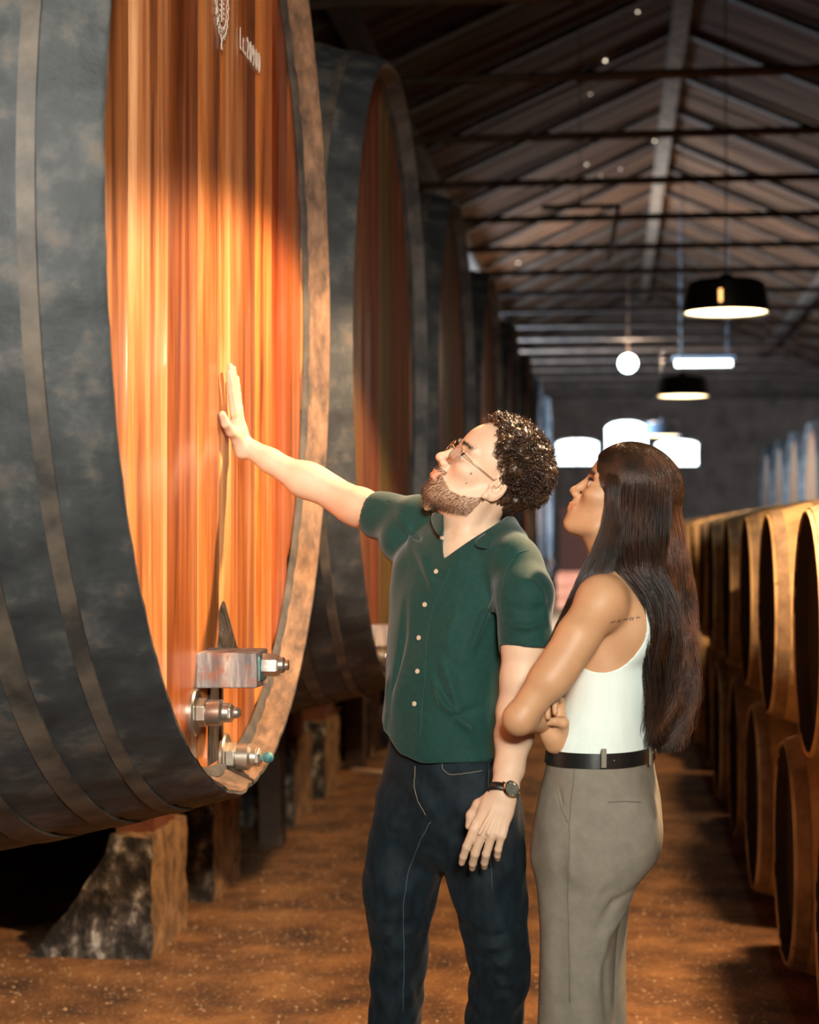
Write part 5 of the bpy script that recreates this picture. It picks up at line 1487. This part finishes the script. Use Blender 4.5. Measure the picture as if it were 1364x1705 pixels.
for px, py in ((1003, 1256), (1073, 1259)):
    c, n_ = toward(px, py + 26, oV, oN)
    if c is None: continue
    if n_ @ (c - CAMP) > 0: n_ = -n_
    n_[2] = 0; n_ /= np.linalg.norm(n_); c[2] = zof(py, 3.69)
    b = MB(); t1 = np.cross(n_, HZ); t1 /= np.linalg.norm(t1); c = c + n_ * .0150
    Mx = Matrix.Translation(Vector(c) - Vector(wb)) @ Matrix((Vector(t1), Vector(n_), Vector(np.cross(t1, n_)))).transposed().to_4x4()
    b.box((-.0055, -.0016, -.020), (.0055, .0016, .019), Mx); b.build('belt_loop', M['trouser'], trous, bevel=.001)
M['wshoe'] = nmat('pale_leather_shoe', (.45, .38, .30), rough=.5)
q = A3(958, 2035, 3.74); shoe(q, wf, woman, wb, M['wshoe']); q = A3(985, 2030, 3.88); shoe(q, wf, woman, wb, M['wshoe'])
# --- long hair
v = Vol(*box_of([HW(.09, 0, .1), HW(-.13, 0, 0), HW(0, .1, .05), HW(0, -.1, .05), A3(1120, 960, 3.8)], .07), .0026 / Q)
v.ell(HW(-.016, 0, .050), np.array([.104, .083, .088]) * .9, HW.R, .0)
v.ell(HW(-.050, 0, -.010), np.array([.066, .072, .085]) * .9, HW.R, .03)
v.chain([HW(-.055, 0, -.03), A3(1085, 940, 3.83), A3(1100, 1010, 3.83)], [.058, .048, .030], .03)
def wclear(x, y, z):
    px, py, pz = x - HW.c[0], y - HW.c[1], z - HW.c[2]
    f = (px * HW.f[0] + py * HW.f[1] + pz * HW.f[2]) / HW.s; u = (px * HW.u[0] + py * HW.u[1] + pz * HW.u[2]) / HW.s
    return (np.interp(u, [-.14, -.03, 0, .03, .055, .085, .105, .14], [.00, -.002, .006, .026, .044, .060, .066, .07]) - f) * HW.s
v.op(wclear, v.lo, v.lo + np.array(v.n) * v.h, .004, 's')
v.noise(.0012, (120, 120, 30), 3)
wcap = v.mesh('hair', M['hair_brown'], woman, wb); wcap['label'] = 'long dark brown hair falling to the waist'
# guided strands: rings of the hair mass from crown to tips (y, centre x, half width, centre depth, half depth)
LV = [(768, 1046, 16, 3.80, .020), (776, 1050, 44, 3.80, .062), (800, 1052, 58, 3.80, .078), (840, 1063, 64, 3.805, .084), (890, 1070, 66, 3.81, .086), (940, 1080, 64, 3.80, .085), (990, 1094, 56, 3.77, .090), (1050, 1108, 46, 3.75, .080),
      (1110, 1114, 38, 3.75, .070), (1170, 1110, 40, 3.75, .066), (1215, 1100, 33, 3.75, .056), (1252, 1094, 24, 3.75, .045)]
def mass(n, amin, amax, rmin, rmax, tips=(.82, 1.0), seed=1, fly=0.0, rad=.00065, mat=None, name='hair_strands', wave=.006, lvs=None):
    rg = np.random.RandomState(seed); LVs = lvs or LV
    ang = rg.uniform(amin, amax, n); rr_ = rg.uniform(rmin, rmax, n); T_ = 34
    tip = rg.uniform(*tips, n)[:, None]; t = np.linspace(0, 1, T_)[None, :] * tip * (len(LVs) - 1)
    Lk = np.array(LVs, float); C0 = [A3(x_, y_, d_) for y_, x_, w_, d_, e_ in LVs]; C0 = np.array(C0)
    it = lambda col: np.interp(t, np.arange(len(LVs)), col)
    cx, cy, cz = it(C0[:, 0]), it(C0[:, 1]), it(C0[:, 2]); hw_ = it(Lk[:, 2] / 784); hd = it(Lk[:, 4])
    tw = ang[:, None] + .16 * np.sin(t * .8 + rg.uniform(0, 6.28, n)[:, None]) * (t / 8)
    rr2 = rr_[:, None] * (1 + fly * rg.normal(size=(n, 1)) * (t / len(LVs)) ** 2)
    a_ = np.cos(tw) * rr2 * hw_; b_ = np.sin(tw) * rr2 * hd
    wv = wave * np.clip((t - 4) / 6, 0, 1) * np.sin(t * 2.6 + rg.uniform(0, 1.2, n)[:, None] + np.floor(ang * 5)[:, None]); wv2 = wave * np.clip((t - 4) / 6, 0, 1) * np.cos(t * 2.2 + np.floor(ang * 7)[:, None])
    Pn = np.stack([cx + (a_ + wv) * HR[0] + (b_ + wv2) * HF[0], cy + (a_ + wv) * HR[1] + (b_ + wv2) * HF[1], cz + 0 * a_], -1)
    # keep strands outside the skull
    q = HW.loc(Pn.reshape(-1, 3)); ce_ = np.array([-.016, 0, .050]); rd = np.array([.115, .093, .099]); e = (q - ce_) / rd; m = np.linalg.norm(e, axis=1, keepdims=True)
    inside = (m < 1) & (q[:, 2:3] > -.05); q = np.where(inside, ce_ + e / np.maximum(m, .05) * rd * (1 + .010 * np.repeat(rg.rand(n), T_)[:, None]), q)
    Pn = (HW.c + HW.s * (q[:, 0:1] * HW.f + q[:, 1:2] * HW.l + q[:, 2:3] * HW.u)).reshape(Pn.shape)
    return strands(name, Pn, rad, mat or M['hair_brown'], wcap, wb)
mass(5200, -2.15, 2.3, .55, 1.02, seed=1, wave=.015, tips=(.78, 1.0))
mass(1500, -2.2, 2.3, .2, .75, seed=2, rad=.0009)
mass(700, -1.9, 1.9, .98, 1.10, seed=4, fly=.16, rad=.0004, wave=.016, mat=M['hair_rim_lit'])
mass(900, -1.2, 1.4, .85, 1.06, seed=9, fly=.06, rad=.0006, wave=.014, tips=(.7, 1.0), mat=M['hair_rim_lit'])
# locks swept forward over the near side of the neck and in front of the shoulder
LF = [(770, 1030, 8, 3.80, .012), (778, 1024, 12, 3.765, .02), (800, 1022, 14, 3.735, .02), (840, 1022, 14, 3.725, .02), (880, 1022, 22, 3.72, .03), (920, 1012, 30, 3.71, .035), (960, 990, 28, 3.70, .04), (1000, 962, 18, 3.70, .04), (1040, 938, 12, 3.71, .035), (1080, 918, 8, 3.74, .03)]
mass(1300, 0, 6.28, .0, 1.0, seed=6, lvs=LF, wave=.002, tips=(.8, 1.0))
LG = [(768, 1040, 26, 3.80, .015), (778, 1060, 48, 3.77, .03), (805, 1066, 54, 3.745, .035), (850, 1064, 54, 3.735, .045), (900, 1062, 52, 3.725, .05), (950, 1066, 40, 3.69, .04), (990, 1094, 30, 3.68, .04), (1040, 1108, 26, 3.68, .05), (1100, 1104, 26, 3.69, .05), (1180, 1098, 24, 3.70, .05), (1235, 1092, 20, 3.71, .04)]
mass(2200, 0, 6.28, .0, 1.0, seed=7, lvs=LG, wave=.010, tips=(.8, 1.0))
# bracelet
b = MB(); cc = WRW + .5 * (A3(955, 1228, 3.84) - WRW) * .3; axx = A3(955, 1228, 3.84) - WRW; axx /= np.linalg.norm(axx); e1 = np.cross(axx, HZ); e1 /= np.linalg.norm(e1); e2 = np.cross(axx, e1)
b.tube([Vector(cc + e1 * .0262 * math.cos(a) + e2 * .0262 * math.sin(a)) - Vector(cc) for a in [2 * pi * k / 32 for k in range(33)]], .0012, 6, caps=False)
br_ = b.build('bracelet', M['black_enamel'], smooth=True); br_.location = cc; tag(br_, 'thin dark bracelet on the woman\'s right wrist', 'bracelet')
